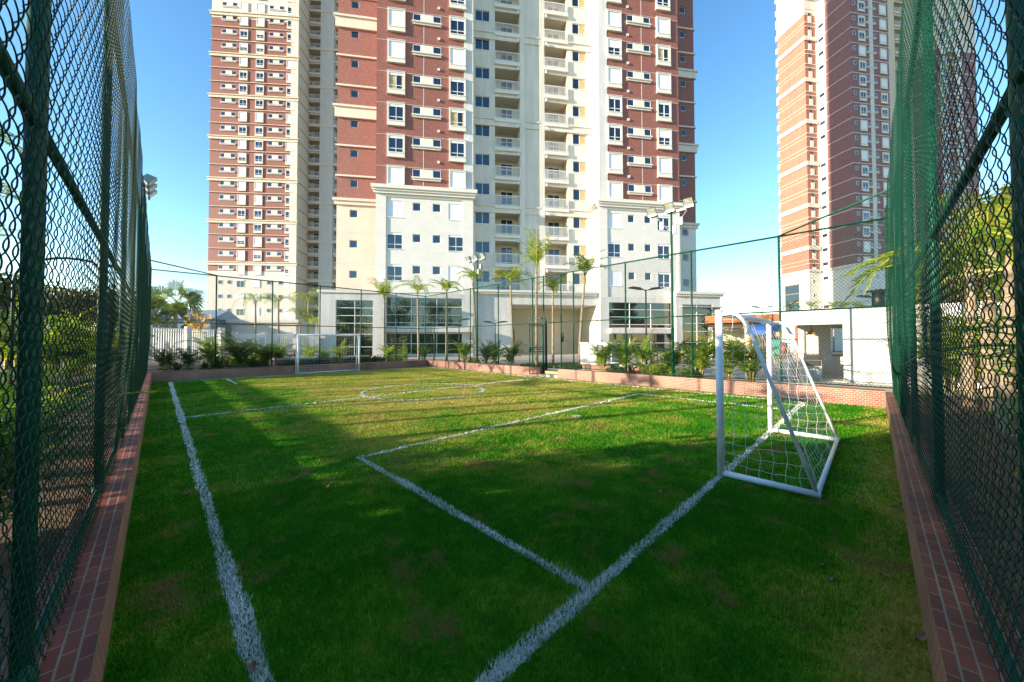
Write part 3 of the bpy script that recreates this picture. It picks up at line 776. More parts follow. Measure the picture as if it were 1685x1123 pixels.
    for k in range(1, 9):
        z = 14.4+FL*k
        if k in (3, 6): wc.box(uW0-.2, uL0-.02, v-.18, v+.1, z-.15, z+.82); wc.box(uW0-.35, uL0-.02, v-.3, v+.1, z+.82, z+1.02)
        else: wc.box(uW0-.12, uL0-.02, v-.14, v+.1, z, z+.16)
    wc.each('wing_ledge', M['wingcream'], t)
    jl = MB()
    for z in (9.0, 12.0): jl.box(uW0, uL0, v-.008, v-.001, z, z+.04)
    jl.each('wall_joint', M['grey'], t)
    # ---- right wing (set back, in the block's shade)
    v = 3.9; rw = MB(); hr = []; ru = U(1125, v)
    for k in range(-3, kmax+2): hr.append((ru, ru+.75, 17.45+FL*k-.8, 17.45+FL*k))
    wall_holes(rw, uR1-.6, uWR, 15.1, 45, v, [h for h in hr if h[2] > 15.2], .12); rw.quad((uR1-.6, v, 45), (uWR, v, 45), (uWR, v, top), (uR1-.6, v, top))
    rw.build('wing_wall', M['red'], t)
    rb = MB(); wall_holes(rb, uR1-.6, uWR, 0, 14.6, v, [h for h in hr if h[3] < 14.6], .12); rb.build('wing_base_wall', M['whitetile'], t)
    for h in hr: place(sw2, t, (h[0], v, h[3]))
    rc = MB(); rc.box(uR1+.02, uWR+.3, v-.28, v+.1, 14.95, 15.2); rc.box(uR1+.02, uWR+.18, v-.16, v+.1, 14.6, 14.95)
    for k in range(1, 9):
        z = 14.75+FL*k
        if k in (3, 6): rc.box(uR1+.02, uWR+.2, v-.18, v+.1, z, z+.75); rc.box(uR1+.02, uWR+.35, v-.3, v+.1, z+.75, z+.95)
        else: rc.box(uR1+.02, uWR+.12, v-.14, v+.1, z, z+.16)
    rc.each('wing_ledge', M['palecream'], t)
    # ---- recess with windows, balconies, central panel
    v = RV; rec = MB(); U2 = lambda p: f.u(p, v)
    bL, bLw = U2(815), U2(856)-U2(815); bR, bRw = U2(897.5), U2(935.5)-U2(897.5)
    wL, wR = U2(781.6), U2(944.6); ww = 1.45
    holes = []; zf = lambda k: 15.1+FL*k        # loggia floor
    for k in range(-3, kmax+2):
        holes += [(bL, bL+bLw, zf(k), zf(k)+2.3), (bR, bR+bRw, zf(k), zf(k)+2.3), (wL, wL+ww, zf(k)+1.05, zf(k)+2.2), (wR, wR+ww, zf(k)+1.05, zf(k)+2.2)]
    u0, u1 = uL1-.3, uR0+.3
    wall_holes(rec, u0, u1, 5.9, 45, v, holes, .14); rec.quad((u0, v, 45), (u1, v, 45), (u1, v, top), (u0, v, top))
    rec.build('recess_wall', M['palecream'], t)
    blk = [balcony(bLw), balcony(bRw)]
    rwn = [flatwindow(ww, 1.15, 2), flatwindow(ww, 1.15, 2, curt=True)]
    for k in range(-3, kmax+2):
        place(blk[0], t, (bL, v, zf(k))); place(blk[1], t, (bR, v, zf(k)))
        place(rwn[0], t, (wL, v, zf(k)+2.2)); place(rwn[1], t, (wR, v, zf(k)+2.2))
    st = MB()
    for a, b in ((U2(856.4), U2(864.5)), (U2(888.5), U2(896.8))): st.box(a, b, v-.16, v, 6.5, top)
    for zc in (14.75, 23.45, 32.15):
        st.box(uL1, U2(856.3), v-.10, v, zc-.38, zc+.22); st.box(U2(897), uR0, v-.10, v, zc-.38, zc+.22); st.box(U2(864.6), U2(888.4), v-.10, v, zc-.38, zc+.22)
        st.box(uL1, U2(856.3), v-.2, v, zc+.22, zc+.36); st.box(U2(897), uR0, v-.2, v, zc+.22, zc+.36); st.box(U2(864.6), U2(888.4), v-.2, v, zc+.22, zc+.36)
    st.each('recess_strip', M['palecream'], t)
    lights = MB()
    for k in range(-3, kmax+1):
        for u in (U2(853.5), U2(899.5)): lights.box(u-.07, u+.07, v-.3, v-.2, zf(k)-.75, zf(k)-.45)
    lights.each('wall_lamp', M['sash'], t)
    # ---- ground floor: lobby glazing, beams, portal and annexes
    def lower(u0, u1, g0, g1, ztop_, zbm0, zbm1, zsill):
        lo = MB()
        holes = [(g0, g1, zbm1, ztop_), (g0, g1, zsill, zbm0)]
        wall_holes(lo, u0, u1, 0, 6.0, -.0, holes, .18); lo.build('ground_floor_wall', M['white'], t)
    gl0, gl1 = U(634), U(760.5); gr0, gr1 = U(1002.5), U(1112)
    lower(uL0, uL1, gl0, gl1, 5.62, 2.42, 3.02, .5); lower(uR0, uR1, gr0, gr1, 5.5, 2.35, 2.95, .5)
    for a, b in ((gl0, gl1), (gr0, gr1)):
        dk = MB(); room(dk, a+.01, b-.01, .19, 2.2, .45, 5.7); dk.build('lobby_room', M['dark'], t)
    for us, zs in (([gl0, U(676.5), U(718.6), gl1], [3.02, 3.36, 4.07, 4.82, 5.62]), ([gr0, U(1037), U(1072), gr1], [2.95, 3.3, 4.05, 4.8, 5.5])):
        grid_glazing(us, zs, .12, 'lobby_window', t)
        grid_glazing(us, [.5, 1.45, 2.38], .12, 'lobby_window', t)
    cb = MB(); cb.box(gl0-.1, gl1+.9, -.7, -.01, 2.5, 2.95); cb.box(gr0-.1, gr1+.5, -.7, -.01, 2.42, 2.88); cb.each('entrance_canopy', M['white'], t)
    # portal
    v = .45; pa, pb = uL1+.02, uR0-.02; oa, ob = f.u(840.6, v), f.u(982, v)
    po = MB(); wall_holes(po, pa, pb, 0, 6.15, v, [(oa, ob, .28, 5.2)], .5); po.quad((pa, v, 6.15), (pb, v, 6.15), (pb, RV, 6.15), (pa, RV, 6.15))
    po.build('portal_wall', M['white'], t)
    pc = MB(); pc.box(pa+.25, pb-.2, v-.3, v+.2, 6.15, 6.32); pc.box(pa+.12, pb-.12, v-.42, v+.2, 6.32, 6.52); pc.build('portal_cornice', M['trim'], t)
    pi = MB(); room(pi, oa, ob, v+.5, v+5.5, .28, 5.2)
    pi.build('porch_interior', M['cream'], t)
    pd = MB(); pd.box(oa+.12, oa+1.25, v+5.40, v+5.48, .3, 3.0); pd.build('porch_door', M['granite'], t)
    pw = MB(); pw.box(ob-2.0, ob-1.4, v+5.42, v+5.47, 1.6, 2.6); pw.build('porch_window', [M['glass']], t)
    # left annex
    v = -1.6; a0, a1 = f.u(524, v), f.u(631, v); g0, g1 = f.u(552, v), f.u(613.5, v)
    an = MB(); wall_holes(an, a0, a1, 0, 5.75, v, [(g0, g1, .4, 5.15)], .18)
    an.quad((a0, 6, 0), (a0, v, 0), (a0, v, 5.75), (a0, 6, 5.75)); an.quad((a1, v, 0), (a1, 0, 0), (a1, 0, 5.75), (a1, v, 5.75))
    an.build('annex_wall', M['white'], t)
    ac = MB(); ac.box(a0-.12, a1+.12, v-.12, -.02, 5.75, 5.98); ac.build('annex_roof', M['trim'], t)
    ar = MB(); room(ar, g0+.01, g1-.01, v+.19, v+3.2, .38, 5.2); ar.build('annex_room', M['dark'], t)
    grid_glazing([g0, f.u(583, v), g1], [.4, 1.2, 2.28, 3.2, 3.85, 4.5, 5.15], v+.12, 'annex_window', t)
    so = MB(); so.box(g0+.6, g0+1.5, v+.6, v+1.2, 2.3, 2.85); so.box(g0+1.55, g0+2.3, v+.6, v+1.2, 2.3, 2.85); so.box(g1-1.0, g1-.2, v+.6, v+1.2, .4, 1.0)
    so.each('sofa', M['red_sofa'], t)
    # right annex
    v = -.9; a0, a1 = f.u(1113, v), f.u(1186, v); g0, g1 = f.u(1123.5, v), f.u(1173.5, v)
    an = MB(); wall_holes(an, a0, a1, 0, 6.1, v, [(g0, g1, .4, 5.3)], .18)
    an.quad((a0, 0, 0), (a0, v, 0), (a0, v, 6.1), (a0, 0, 6.1)); an.quad((a1, v, 0), (a1, 8, 0), (a1, 8, 6.1), (a1, v, 6.1)); an.quad((a0, v, 6.1), (a1, v, 6.1), (a1, 8, 6.1), (a0, 8, 6.1))
    an.build('annex_wall', M['white'], t)
    ac = MB(); ac.box(a0-.1, a1+.2, v-.2, 8, 6.1, 6.3); ac.box(a0-.2, a1+.32, v-.32, 8, 6.3, 6.55); ac.build('annex_roof', M['trim'], t)
    ar = MB(); room(ar, g0+.01, g1-.01, v+.19, v+3.0, .38, 5.4); ar.build('annex_room', M['dark'], t)
    grid_glazing([g0, f.u(1148, v), g1], [.4, 1.5, 2.6, 3.4, 4.3, 5.3], v+.12, 'annex_window', t)
    cb = MB(); cb.box(g0-.3, g1+.9, v-.5, v-.01, 4.98, 5.06); cb.build('annex_sunshade', M['roofgrey'], t)
centre_tower()
# ------------------------------------------------------------------ LEFT TOWER
def left_tower():
    f = Facade(396, 73.5, 5.0); U = f.u
    t = thing('apartment_tower', 'slimmer red apartment tower with cream bands standing behind on the left', 'apartment building', (f.O[0], f.O[1], 0), f.a, 'apartment towers')
    top = 96; u0, u1 = U(340), U(486.5); up = U(474.5); zr = 16.2; zc = 69.2; RV = 4.6
    w = MB(); w.quad((u0, 0, zr), (up, 0, zr), (up, 0, zc), (u0, 0, zc)); w.build('red_wall', M['red'], t)
    c = MB(); c.quad((u0, 0, zc), (up, 0, zc), (up, 0, top), (u0, 0, top)); c.build('upper_wall', M['palecream'], t); c = MB(); c.quad((u0, 0, 0), (up, 0, 0), (up, 0, zr), (u0, 0, zr)); c.build('base_wall', M['palecream'], t)
    p = MB(); p.box(up, u1, -.15, .5, 0, top); p.build('pilaster', M['palecream'], t)
    s = MB(); s.quad((u1, .5, 0), (u1, RV, 0), (u1, RV, top), (u1, .5, top)); s.build('side_wall', M['cream'], t)
    b = MB(); b.quad((u0, 18, 0), (u0, 0, 0), (u0, 0, top), (u0, 18, top)); b.quad((u0, 18, top), (u0, 0, top), (U(640), 0, top), (U(640), 18, top)); b.quad((U(640), 18, 0), (u0, 18, 0), (u0, 18, top), (U(640), 18, top)); b.build('rear_wall', M['red'], t)
    sl = MB()
    for k in range(-1, 26):
        z = 17.85+FL*k
        if z < 10: continue
        sl.box(u1, u1+.08, .4, RV, z, z+.12)
    sl.each('side_ledge', M['brown'], t)
    ld = MB()
    for k in range(0, 26):
        z = 17.55+FL*k+.28
        if z > 92: break
        if k % 3 == 0: ld.box(u0-.2, u1+.15, -.24, .1, z-.42, z+.1); ld.box(u0-.35, u1+.3, -.40, .1, z+.1, z+.28)
        elif z < zc: ld.box(u0-.15, up-.02, -.20, .1, z+.07, z+.17)
    ld.each('ledge', M['cream'], t)
    bw = [boxwindow(1.62, 2.0, k, .16) for k in range(3)]
    # simplify: far windows keep surround, pane, shutter
    tp = twin(2.95, .88, .80, .06, True, -.012)
    cols = [U(388), U(415.6), U(467)]; tws = [U(357.5), U(436.8)]
    r2 = random.Random(5)
    for k in range(0, 24):
        z = 17.52+FL*k
        if z > 88: break
        for u in cols: place(bw[r2.choice((0, 0, 1, 1, 1, 2))], t, (u, 0, z))
        for u in tws: place(tp, t, (u, 0, z-.1))
    sw = flatwindow(.85, .8, 2, 'small_window', -.02, False, mid=False); fw = [flatwindow(1.5, 1.5, k, 'window', -.02, False) for k in (0, 1)]
    for k in range(1, 5):
        z = 17.3-FL*k
        for px in (357.5, 372.5, 438, 457): place(sw, t, (U(px), -.01, z-.1))
        for px in (388, 414, 467): place(fw[r2.randrange(2)], t, (U(px), -.01, z))
    # recess with loggias beside the side wall
    v = RV; U2 = lambda q: f.u(q, v)
    q0, q1 = u1, U(640)
    bl_, bw_ = U2(503.5), U2(523)-U2(503.5); b2, b2w = U2(547.5), 2.4
    holes = []; zf = lambda k: 15.45+FL*k
    for k in range(-4, 25): holes += [(bl_, bl_+bw_, zf(k), zf(k)+2.2), (b2, b2+b2w, zf(k), zf(k)+2.2)]
    rc = MB(); wall_holes(rc, q0, q1, 0, top, v, holes, .1); rc.build('recess_wall', M['cream'], t)
    pn = MB(); pn.box(U2(524), U2(546.5), v-.35, v, 0, top); pn.build('recess_strip', M['grey'], t)
    bb = [balcony(bw_, 2.2, 1.6), balcony(b2w, 2.2, 1.6)]
    for k in range(-4, 25):
        if zf(k) > 86: break
        place(bb[0], t, (bl_, v, zf(k))); place(bb[1], t, (b2, v, zf(k)))
    hb = MB()
    for k in range(0, 8): hb.box(U2(500), q1, v-.42, v-.36, 14.8+8.7*k, 15.3+8.7*k)
    hb.each('recess_band', M['cream'], t)
    # low podium wing in front
    pw = MB(); pw.box(U(381, -12), U(487, -12), -12, 0, 0, 4.6); pw.build('podium', M['palecream'], t)
    pc = MB(); pc.box(U(381, -12)-.3, U(487, -12)+.3, -12.3, 0, 4.6, 4.95); pc.box(U(381, -12)-.6, U(487, -12)+.6, -12.6, 0, 4.95, 5.5); pc.build('podium_cornice', M['palecream'], t)
left_tower()
# ------------------------------------------------------------------ RIGHT TOWER
def right_tower():
    f = Facade(1411, 67.0, 9.3); U = f.u
    t = thing('apartment_tower', 'apartment tower on the right with an orange sunlit side and plum shaded front', 'apartment building', (f.O[0], f.O[1], 0), f.a, 'apartment towers')
    top = 96; zr = 16.0; zc = 69.2; u1 = U(1474); D1 = 4.7; D2 = 6.2; D3 = 12.3
    def vol(mb, z0, z1): mb.quad((0, D1, z0), (0, 0, z0), (0, 0, z1), (0, D1, z1)); mb.quad((0, 0, z0), (u1, 0, z0), (u1, 0, z1), (0, 0, z1)); mb.quad((u1, 0, z0), (u1, 4, z0), (u1, 4, z1), (u1, 0, z1))
    w = MB(); vol(w, zr, zc+3); w.build('plum_wall', M['plum'], t)
    w = MB(); vol(w, 0, zr); w.build('base_wall', M['whitetile'], t); w = MB(); vol(w, zc+3, top); w.build('upper_wall', M['whitetile'], t)
    # stair strip between the blocks
    w = MB(); w.quad((-.02, D2, 0), (-.02, D1, 0), (-.02, D1, top), (-.02, D2, top)); w.build('stair_wall', M['white'], t)
    uq = -2.55; us = -.55
    w = MB(); w.quad((us, D2, 0), (0, D2, 0), (0, D2, top), (us, D2, top)); w.build('stair_return_wall', M['palecream'], t)
    # rear block, terracotta side in full sun
    w = MB(); w.quad((uq-.6, D3+.2, zr), (uq-.6, D2, zr), (uq-.6, D2, zc), (uq-.6, D3+.2, zc)); w.quad((uq-.6, D2, zr), (us, D2, zr), (us, D2, zc), (uq-.6, D2, zc)); w.build('terracotta_wall', M['terracotta'], t)
    for z0, z1 in ((0, zr), (zc, top)):
        w = MB(); w.quad((uq-.6, D3+.2, z0), (uq-.6, D2, z0), (uq-.6, D2, z1), (uq-.6, D3+.2, z1)); w.quad((uq-.6, D2, z0), (us, D2, z0), (us, D2, z1), (uq-.6, D2, z1))
        w.build('upper_wall' if z0 else 'base_wall', M['palecream'], t)
    w = MB(); w.quad((u1+14, D3+.2, 0), (uq-.6, D3+.2, 0), (uq-.6, D3+.2, top), (u1+14, D3+.2, top)); w.quad((uq-.6, D3+.2, top), (uq-.6, 0, top), (u1+14, 0, top), (u1+14, D3+.2, top)); w.build('rear_wall', M['plum'], t)
    # ledges
    ld = MB(); bd = MB(); x = uq-.6
    for k in range(0, 26):
        z = 17.83+FL*k
        if z > 90: break
        ld.box(-.08, 0, -.08, D1, z, z+.11); ld.box(0, u1+.08, -.08, 0, z, z+.11)
        if k % 3 == 1: bd.box(x-.22, x, D2-.22, D3+.3, z-.55, z+.28); bd.box(x, us, D2-.22, D2, z-.55, z+.28)
        else:
            for dz in (-.5, .3): ld.box(x-.025, x, D2-.03, D3+.22, z+dz, z+dz+.045); ld.box(x, us, D2-.08, D2, z+dz, z+dz+.12)
    ld.each('ledge', M['trim'], t, 2); bd.each('ledge_band', M['palecream'], t, 2)
    ed = MB()
    for k in range(0, 26): ed.box(x-.2, x+.3, D3-.1, D3+.35, 16.4+FL*k, 17.6+FL*k)
    ed.each('corner_quoin', M['palecream'], t)
    bc = MB()
    bc.box(-.3, u1+.3, -.3, 0, zr-.3, zr+.15); bc.box(-.3, 0, 0, D1, zr-.3, zr+.15); bc.box(x-.3, x, D2-.3, D3+.4, zr-.3, zr+.15); bc.box(x, us, D2-.3, D2, zr-.3, zr+.15); bc.build('cornice', M['palecream'], t)
    # windows
    bw = [boxwindow(1.5, 2.0, k, .16) for k in range(3)]; tp = twin(2.3, .6, .72, .1, False, -.012); sm = flatwindow(.62, .75, 2, 'small_window', -.02, False, mid=False)
    st = MB(); ua = U(1436); st.box(ua+.72, ua+1.58, -.12, 0, zr+.2, 92); st.build('window_strip', M['white'], t)
    r2 = random.Random(9)
    for k in range(0, 21):
        z = 17.45+FL*k
        place(sm, t, (U(1414.6), -.0, z-.15)); place(bw[r2.choice((0, 0, 1, 1))], t, (U(1423.5), 0, z)); place(bw[r2.choice((0, 1, 1))], t, (U(1459), 0, z)); place(tp, t, (ua, -.0, z-.2))
    fw = flatwindow(1.2, 1.5, 0, 'window', -.02, False)
    for k in range(1, 5):
        z = 17.2-FL*k
        for px in (1415.5, 1444, 1456): place(sm, t, (U(px), 0, z-.1))
        place(fw, t, (U(1426), 0, z))
    # stair windows on the side strip, drawn on the x = -.02 face
    sg = MB(); sg.box(-.09, -.02, 0, 1.1, -.75, 0); sg.mi(1).quad((-.1, 1.05, -.7), (-.1, .05, -.7), (-.1, .05, -.05), (-.1, 1.05, -.05))
    sp = proto('stair_window', sg, [M['sash'], M['glass']])
    for k in range(-3, 24):
        if k % 5 != 3: place(sp, t, (0, D1+.2, 17.6+FL*k))
    # slot windows of the rear block
    sl = MB(); sl.box(0, .75, -.10, 0, -2.1, -.75); sl.mi(1).box(.05, .7, -.04, 0, -.74, 0)
    spv = proto('slot_window', sl, [M['palecream'], M['glass']])
    for k in range(0, 19): place(spv, t, (uq+.3, D2, 17.4+FL*k))
    for k in range(1, 4): place(sm, t, (uq+.2, D2, 17.0-FL*k))
    # tall stair glazing of the white base
    gz = MB(); gz.box(x-.06, x, D2+2.2, D2+5.4, 2.0, 13.6)
    o = gz.build('stair_glazing', M['glass'], t)
    gb = MB()
    for k in range(7): gb.box(x-.1, x-.061, D2+2.2, D2+5.4, 2.0+1.9*k, 2.12+1.9*k)
    gb.build('glazing_bar', M['brown'], o)
    # recess with loggias, then the second front block
    v = 4; U2 = lambda q: f.u(q, v); e0 = u1; e1 = U(1556)
    holes = []; zf = lambda k: 15.4+FL*k
    bu = U2(1484.5); bwid = 2.6
    for k in range(-4, 22): holes.append((bu, bu+bwid, zf(k), zf(k)+2.2))
    rc = MB(); wall_holes(rc, e0, e1, 0, top, v, holes, .1); rc.build('recess_wall', M['cream'], t)
    bb = balcony(bwid, 2.2, 1.6)
    for k in range(-4, 22): place(bb, t, (bu, v, zf(k)))
    s0, s1 = U(1556), U(1619)
    def vol2(mb, z0, z1): mb.quad((s0, v, z0), (s0, 0, z0), (s0, 0, z1), (s0, v, z1)); mb.quad((s0, 0, z0), (s1, 0, z0), (s1, 0, z1), (s0, 0, z1)); mb.quad((s1, 0, z0), (s1, 14, z0), (s1, 14, z1), (s1, 0, z1))
    w = MB(); vol2(w, zr, zc-9); w.build('plum_wall', M['plum'], t)
    w = MB(); vol2(w, 0, zr); w.build('base_wall', M['palecream'], t); w = MB(); vol2(w, zc-9, top); w.build('upper_wall', M['palecream'], t)
    ld = MB()
    for k in range(0, 20): z = 17.83+FL*k; ld.box(s0-.1, s1+.08, -.1, 0, z, z+.14); ld.box(s0-.1, s0, 0, v, z, z+.14)
    ld.each('ledge', M['trim'], t, 2)
    for k in range(0, 18):
        z = 17.45+FL*k
        place(bw[r2.choice((0, 1, 2))], t, (s0+.5, 0, z)); place(bw[r2.choice((0, 1, 1))], t, (s0+4.3, 0, z)); place(tp, t, (s0+2.1, 0, z-.2))
right_tower()
# ------------------------------------------------------------------ FLOODLIGHTS AND LAMPS
def floodlight(label, X, Y, top, yaw):
    """yaw: court heading the lamps look towards"""
    t = thing('floodlight', label, 'floodlight', CT(X, Y, .1), ANG+yaw, 'floodlight poles round the pitch')
    h = top-.1
    mb = MB(); mb.tube([(0, 0, 0), (0, 0, h*.5), (0, 0, h)], [.052, .048, .036], 12); mb.tube([(0, 0, .2), (0, 0, .26)], .08, 12); mb.build('pole', M['green'], t, True)
    mb = MB(); mb.box(-.03, .03, -.72, .72, h-.03, h+.03); mb.build('crossbar', M['galv'], t)
    mb = MB(); mb.tube([(0, 0, h-.75), (0, -.55, h-.03)], .018, 6); mb.tube([(0, 0, h-.75), (0, .55, h-.03)], .018, 6); mb.build('brace', M['galv'], t)
    for y in (-.64, 0, .64):
        rot = Matrix.Rotation(R(38), 3, 'Y')
        mb = MB(); c = Vector((.10, y, h+.20))
        # tapered housing with a bright front
        n = len(mb.v)
        fr = [(.11, -.165, -.155), (.11, .165, -.155), (.11, .165, .155), (.11, -.165, .155)]; bk = [(-.11, -.09, -.09), (-.11, .09, -.09), (-.11, .09, .09), (-.11, -.09, .09)]
        q = [tuple(rot @ Vector(p)+c) for p in fr+bk]
        for a in ((4, 7, 6, 5), (0, 4, 5, 1), (1, 5, 6, 2), (2, 6, 7, 3), (3, 7, 4, 0)): mb.quad(*[q[i] for i in a])
        mb.obox(tuple(c+Vector((0, 0, -.17))), (.05, .3, .10))
        o = mb.build('lamp_housing', M['galv'], t)
        l = MB(); f2 = [tuple(rot @ Vector((.106, a*.9, b*.9))+c) for _, a, b in fr]; l.quad(*f2); l.build('lens', M['lens'], o)
    for (y, z) in ((-.33, h-.42), (.33, h-.40), (.12, h-.66)):
        mb = MB(); mb.box(-.06, .06, y-.06, y+.06, z-.13, z+.13); mb.build('ballast_box', M['galv'], t)
    return t
floodlight('tall three-headed floodlight pole rising by the right half of the sunlit wall', 12.98, 5.02, 6.25, math.pi)
floodlight('three-headed floodlight pole near the far end of the sunlit wall', 12.98, 15.95, 6.3, math.pi)
floodlight('floodlight head peeping out above the left dark fence', -.37, 15.9, 6.35, 0)
def lamp(label, pos, h, heads=((.0,),), dark=True, rz=0.0, kind='flat'):
    t = thing('street_lamp', label, 'street lamp', pos, rz, 'garden lamps')
    m = M['blackpipe'] if dark else M['galv']
    mb = MB(); mb.tube([(0, 0, 0), (0, 0, h)], [.045, .03], 10); mb.tube([(0, 0, 0), (0, 0, .12)], .08, 10); mb.build('pole', m, t, True)
    for s in heads:
        s = s[0]; dx, dy = math.cos(s), math.sin(s)
        mb = MB(); mb.tube([(0, 0, h-.04), (dx*.2, dy*.2, h+.02)], .022, 6)
        rot = Matrix.Rotation(s, 3, 'Z') @ Matrix.Rotation(R(-7), 3, 'Y')
        mb.obox((dx*.5, dy*.5, h+.05), (.62, .26, .05), rot); mb.obox((dx*.46, dy*.46, h+.09), (.40, .18, .05), rot)
        mb.build('lamp_head', m, t)
    return t
lamp('double-headed garden lamp in front of the right lobby glazing', PX(1063.5, 16.6, GZ), 3.78, ((0.1,), (math.pi+.1,)))
lamp('small double-headed lamp above the terracotta pavilion roof', PX(1255, 25, GZ), 3.7, ((0.0,), (math.pi,)), False)
lamp('lamp with a shallow dish head behind the white kiosk', PX(1438, 19.5, GZ), 3.75, ((0.0,), (math.pi,)))
lamp('dark single-arm lamp in front of the left lobby glazing', PX(755.5, 24.6, GZ), 2.85, ((0.0,),))
lamp('short lamp beside the white portal between two palms', PX(815, 23.5, GZ), 2.6, ((math.pi,), (0.0,)))
lamp('slim lamp by the lobby glass left of the corner palm', PX(714.5, 26.5, GZ), 3.0, ((math.pi*.5,),))
t = thing('street_lamp', 'thick dark lamp post with a curved hood right beside the gate', 'street lamp', CT(13.08, 10.93, GZ), ANG+math.pi/2, 'garden lamps')
mb = MB(); mb.tube([(0, 0, 0), (0, 0, 2.25), (.03, 0, 2.4), (.12, 0, 2.48), (.25, 0, 2.5)], .055, 10); mb.build('pole', M['blackpipe'], t, True)
mb = MB(); mb.obox((.42, 0, 2.50), (.42, .24, .07)); mb.build('lamp_head', M['blackpipe'], t)
t = thing('street_lamp', 'lamp with a long curved arm seen through the left fence', 'street lamp', CT(-3.0, 17.5, GZ), ANG, 'garden lamps')
mb = MB(); mb.tube([(0, 0, 0), (0, 0, 3.2)]+[(.0+1.1*(1-math.cos(a)), 0, 3.2+.8*math.sin(a)) for a in np.linspace(0, math.pi*.62, 9)][1:], .035, 8); mb.build('pole', M['blackpipe'], t, True)
mb = MB(); mb.obox((1.75, 0, 3.88), (.5, .2, .06)); mb.build('lamp_head', M['blackpipe'], t)
# ------------------------------------------------------------------ KIOSK (local x = +Y court, local y = +X court)
def kiosk():
    X0 = 16.2; Ya, Yb2 = 2.40, -3.8
    # local x runs along -Y, local y away (+X): heading ANG-90
    t = thing('kiosk', 'white barbecue kiosk with a square opening beyond the sunlit wall', 'kiosk', CT(X0, Ya, 0), ANG-math.pi/2)
    H = 2.68; L = Ya-Yb2; o0, o1 = Ya-1.92, Ya-.727; W = 2.4
    mb = MB(); wall_holes(mb, 0, L, 0, H, 0, [(o0, o1, .35, 2.21)], .14)
    for y0_, y1_, za, zb_ in ((0, .35, 0, H), (W-.15, W, 0, H), (.35, W-.15, 0, .95), (.35, W-.15, 2.3, H)): mb.quad((0, y1_, za), (0, y0_, za), (0, y0_, zb_), (0, y1_, zb_))
    mb.quad((L, 0, 0), (L, W, 0), (L, W, H), (L, 0, H)); mb.quad((0, 0, H), (L, 0, H), (L, W, H), (0, W, H))
    wn = (1.22, 2.3, 1.04, 2.12)
    wall_holes(mb, 0, L, 0, H, W, [wn], .05)
    mb.build('wall', M['white'], t)
    fr = MB(); fr.box(o0-.06, o0, -.012, .14, .35, 2.2); fr.box(o0, o1, .02, .14, 2.212, 2.25); fr.build('door_frame', M['redwood'], t)
    inn = MB(); inn.box(0.06, L-.05, W-.06, W-.02, .3, 1.04); inn.box(.06, wn[0], W-.06, W-.02, 1.04, H-.05); inn.box(wn[0], wn[1], W-.06, W-.02, wn[3], H-.05); inn.box(wn[1], L-.05, W-.06, W-.02, 1.04, H-.05); inn.box(.06, .1, .15, W-.06, .3, .95); inn.box(.06, L-.1, .15, W-.06, H-.1, H-.05); inn.build('inner_lining', M['palecream'], t)
    fl = MB(); fl.box(.05, L-.05, .0, W-.07, .29, .33); fl.build('floor', M['paving'], t)
    co = MB(); co.box(o0+.02, o0+.62, .30, .85, .33, .98); co.build('counter', M['white'], t)
    ct = MB(); ct.box(o0+.0, o0+.70, .24, .90, .98, 1.03); ct.build('counter_top', M['granite'], t)
    gr = MB(); gr.box(o0+.14, o0+.56, .27, .80, 1.032, 1.14); gr.box(o0+.12, o0+.58, .22, .298, .78, .96); gr.build('grill', M['black'], t)
    pl = MB(); pl.tube([(o0+.30, .9, H-.1), (o0+.30, .9, 2.02)], .012, 6); pl.build('lamp_cord', M['black'], t)
    ls = MB(); ls.tube([(o0+.30, .9, 2.05), (o0+.30, .9, 1.99), (o0+.30, .9, 1.88)], [.03, .07, .17], 16); ls.build('lamp_shade', M['wood'], t)
    rf = MB(); rf.box(-.03, L+.1, -.03, W+.05, H, H+.05); rf.build('roof_edge', M['white'], t)
    ch = MB(); cx_ = Ya+.13; ch.tube([(cx_, 1.3, H+.05), (cx_, 1.3, H+.62)], .17, 14); ch.build('chimney', M['black'], t, True)
    cc2 = MB(); cc2.tube([(cx_, 1.3, H+.66), (cx_, 1.3, H+.69), (cx_, 1.3, H+.73)], [.34, .33, .06], 14); cc2.build('chimney_cap', M['black'], t, True)
    sg = MB(); sg.box(o0-.62, o0-.42, -.02, -.001, 1.82, 1.98); sg.build('wall_sign', M['wood'], t)
    x0, y0, _ = CT(X0-.11, Ya-(o0-.40), 0)
    e = thing('fire_extinguisher', 'red fire extinguisher hanging on the white kiosk wall', 'fire extinguisher', (x0, y0, 1.05), ANG-math.pi/2)
    b = MB(); b.tube([(0, 0, 0), (0, 0, .05), (0, 0, .42), (0, 0, .48), (0, 0, .50)], [.06, .08, .08, .05, .025], 14); b.build('cylinder', M['redp'], e, True)
    b = MB(); b.box(-.03, .06, -.02, .02, .50, .56); b.tube([(.03, 0, .53), (.11, -.02, .45), (.10, -.02, .15)], .012, 6); b.build('hose', M['black'], e)
kiosk()
# terracotta-roofed pavilion beyond
t = thing('pavilion', 'open pavilion with a terracotta fascia left of the kiosk', 'pavilion', PX(1238, 26, GZ), R(-30))
mb = MB(); mb.box(-3.0, 2.6, 0, 6, 2.75, 3.30); mb.build('roof', M['tileroof'], t)
mb = MB(); mb.box(-2.8, 2.4, .4, 5.8, 2.45, 2.75); mb.build('ceiling', M['granite'], t)
for x in (-2.7, -.3, 2.1):
    for y in (.6, 5.4): MB().box(x-.13, x+.13, y-.13, y+.13, 0, 2.45).build('column', M['cream'], t)
MB().box(-2.8, 2.3, 5.65, 5.75, 0, 2.45).build('rear_wall', M['cream'], t)
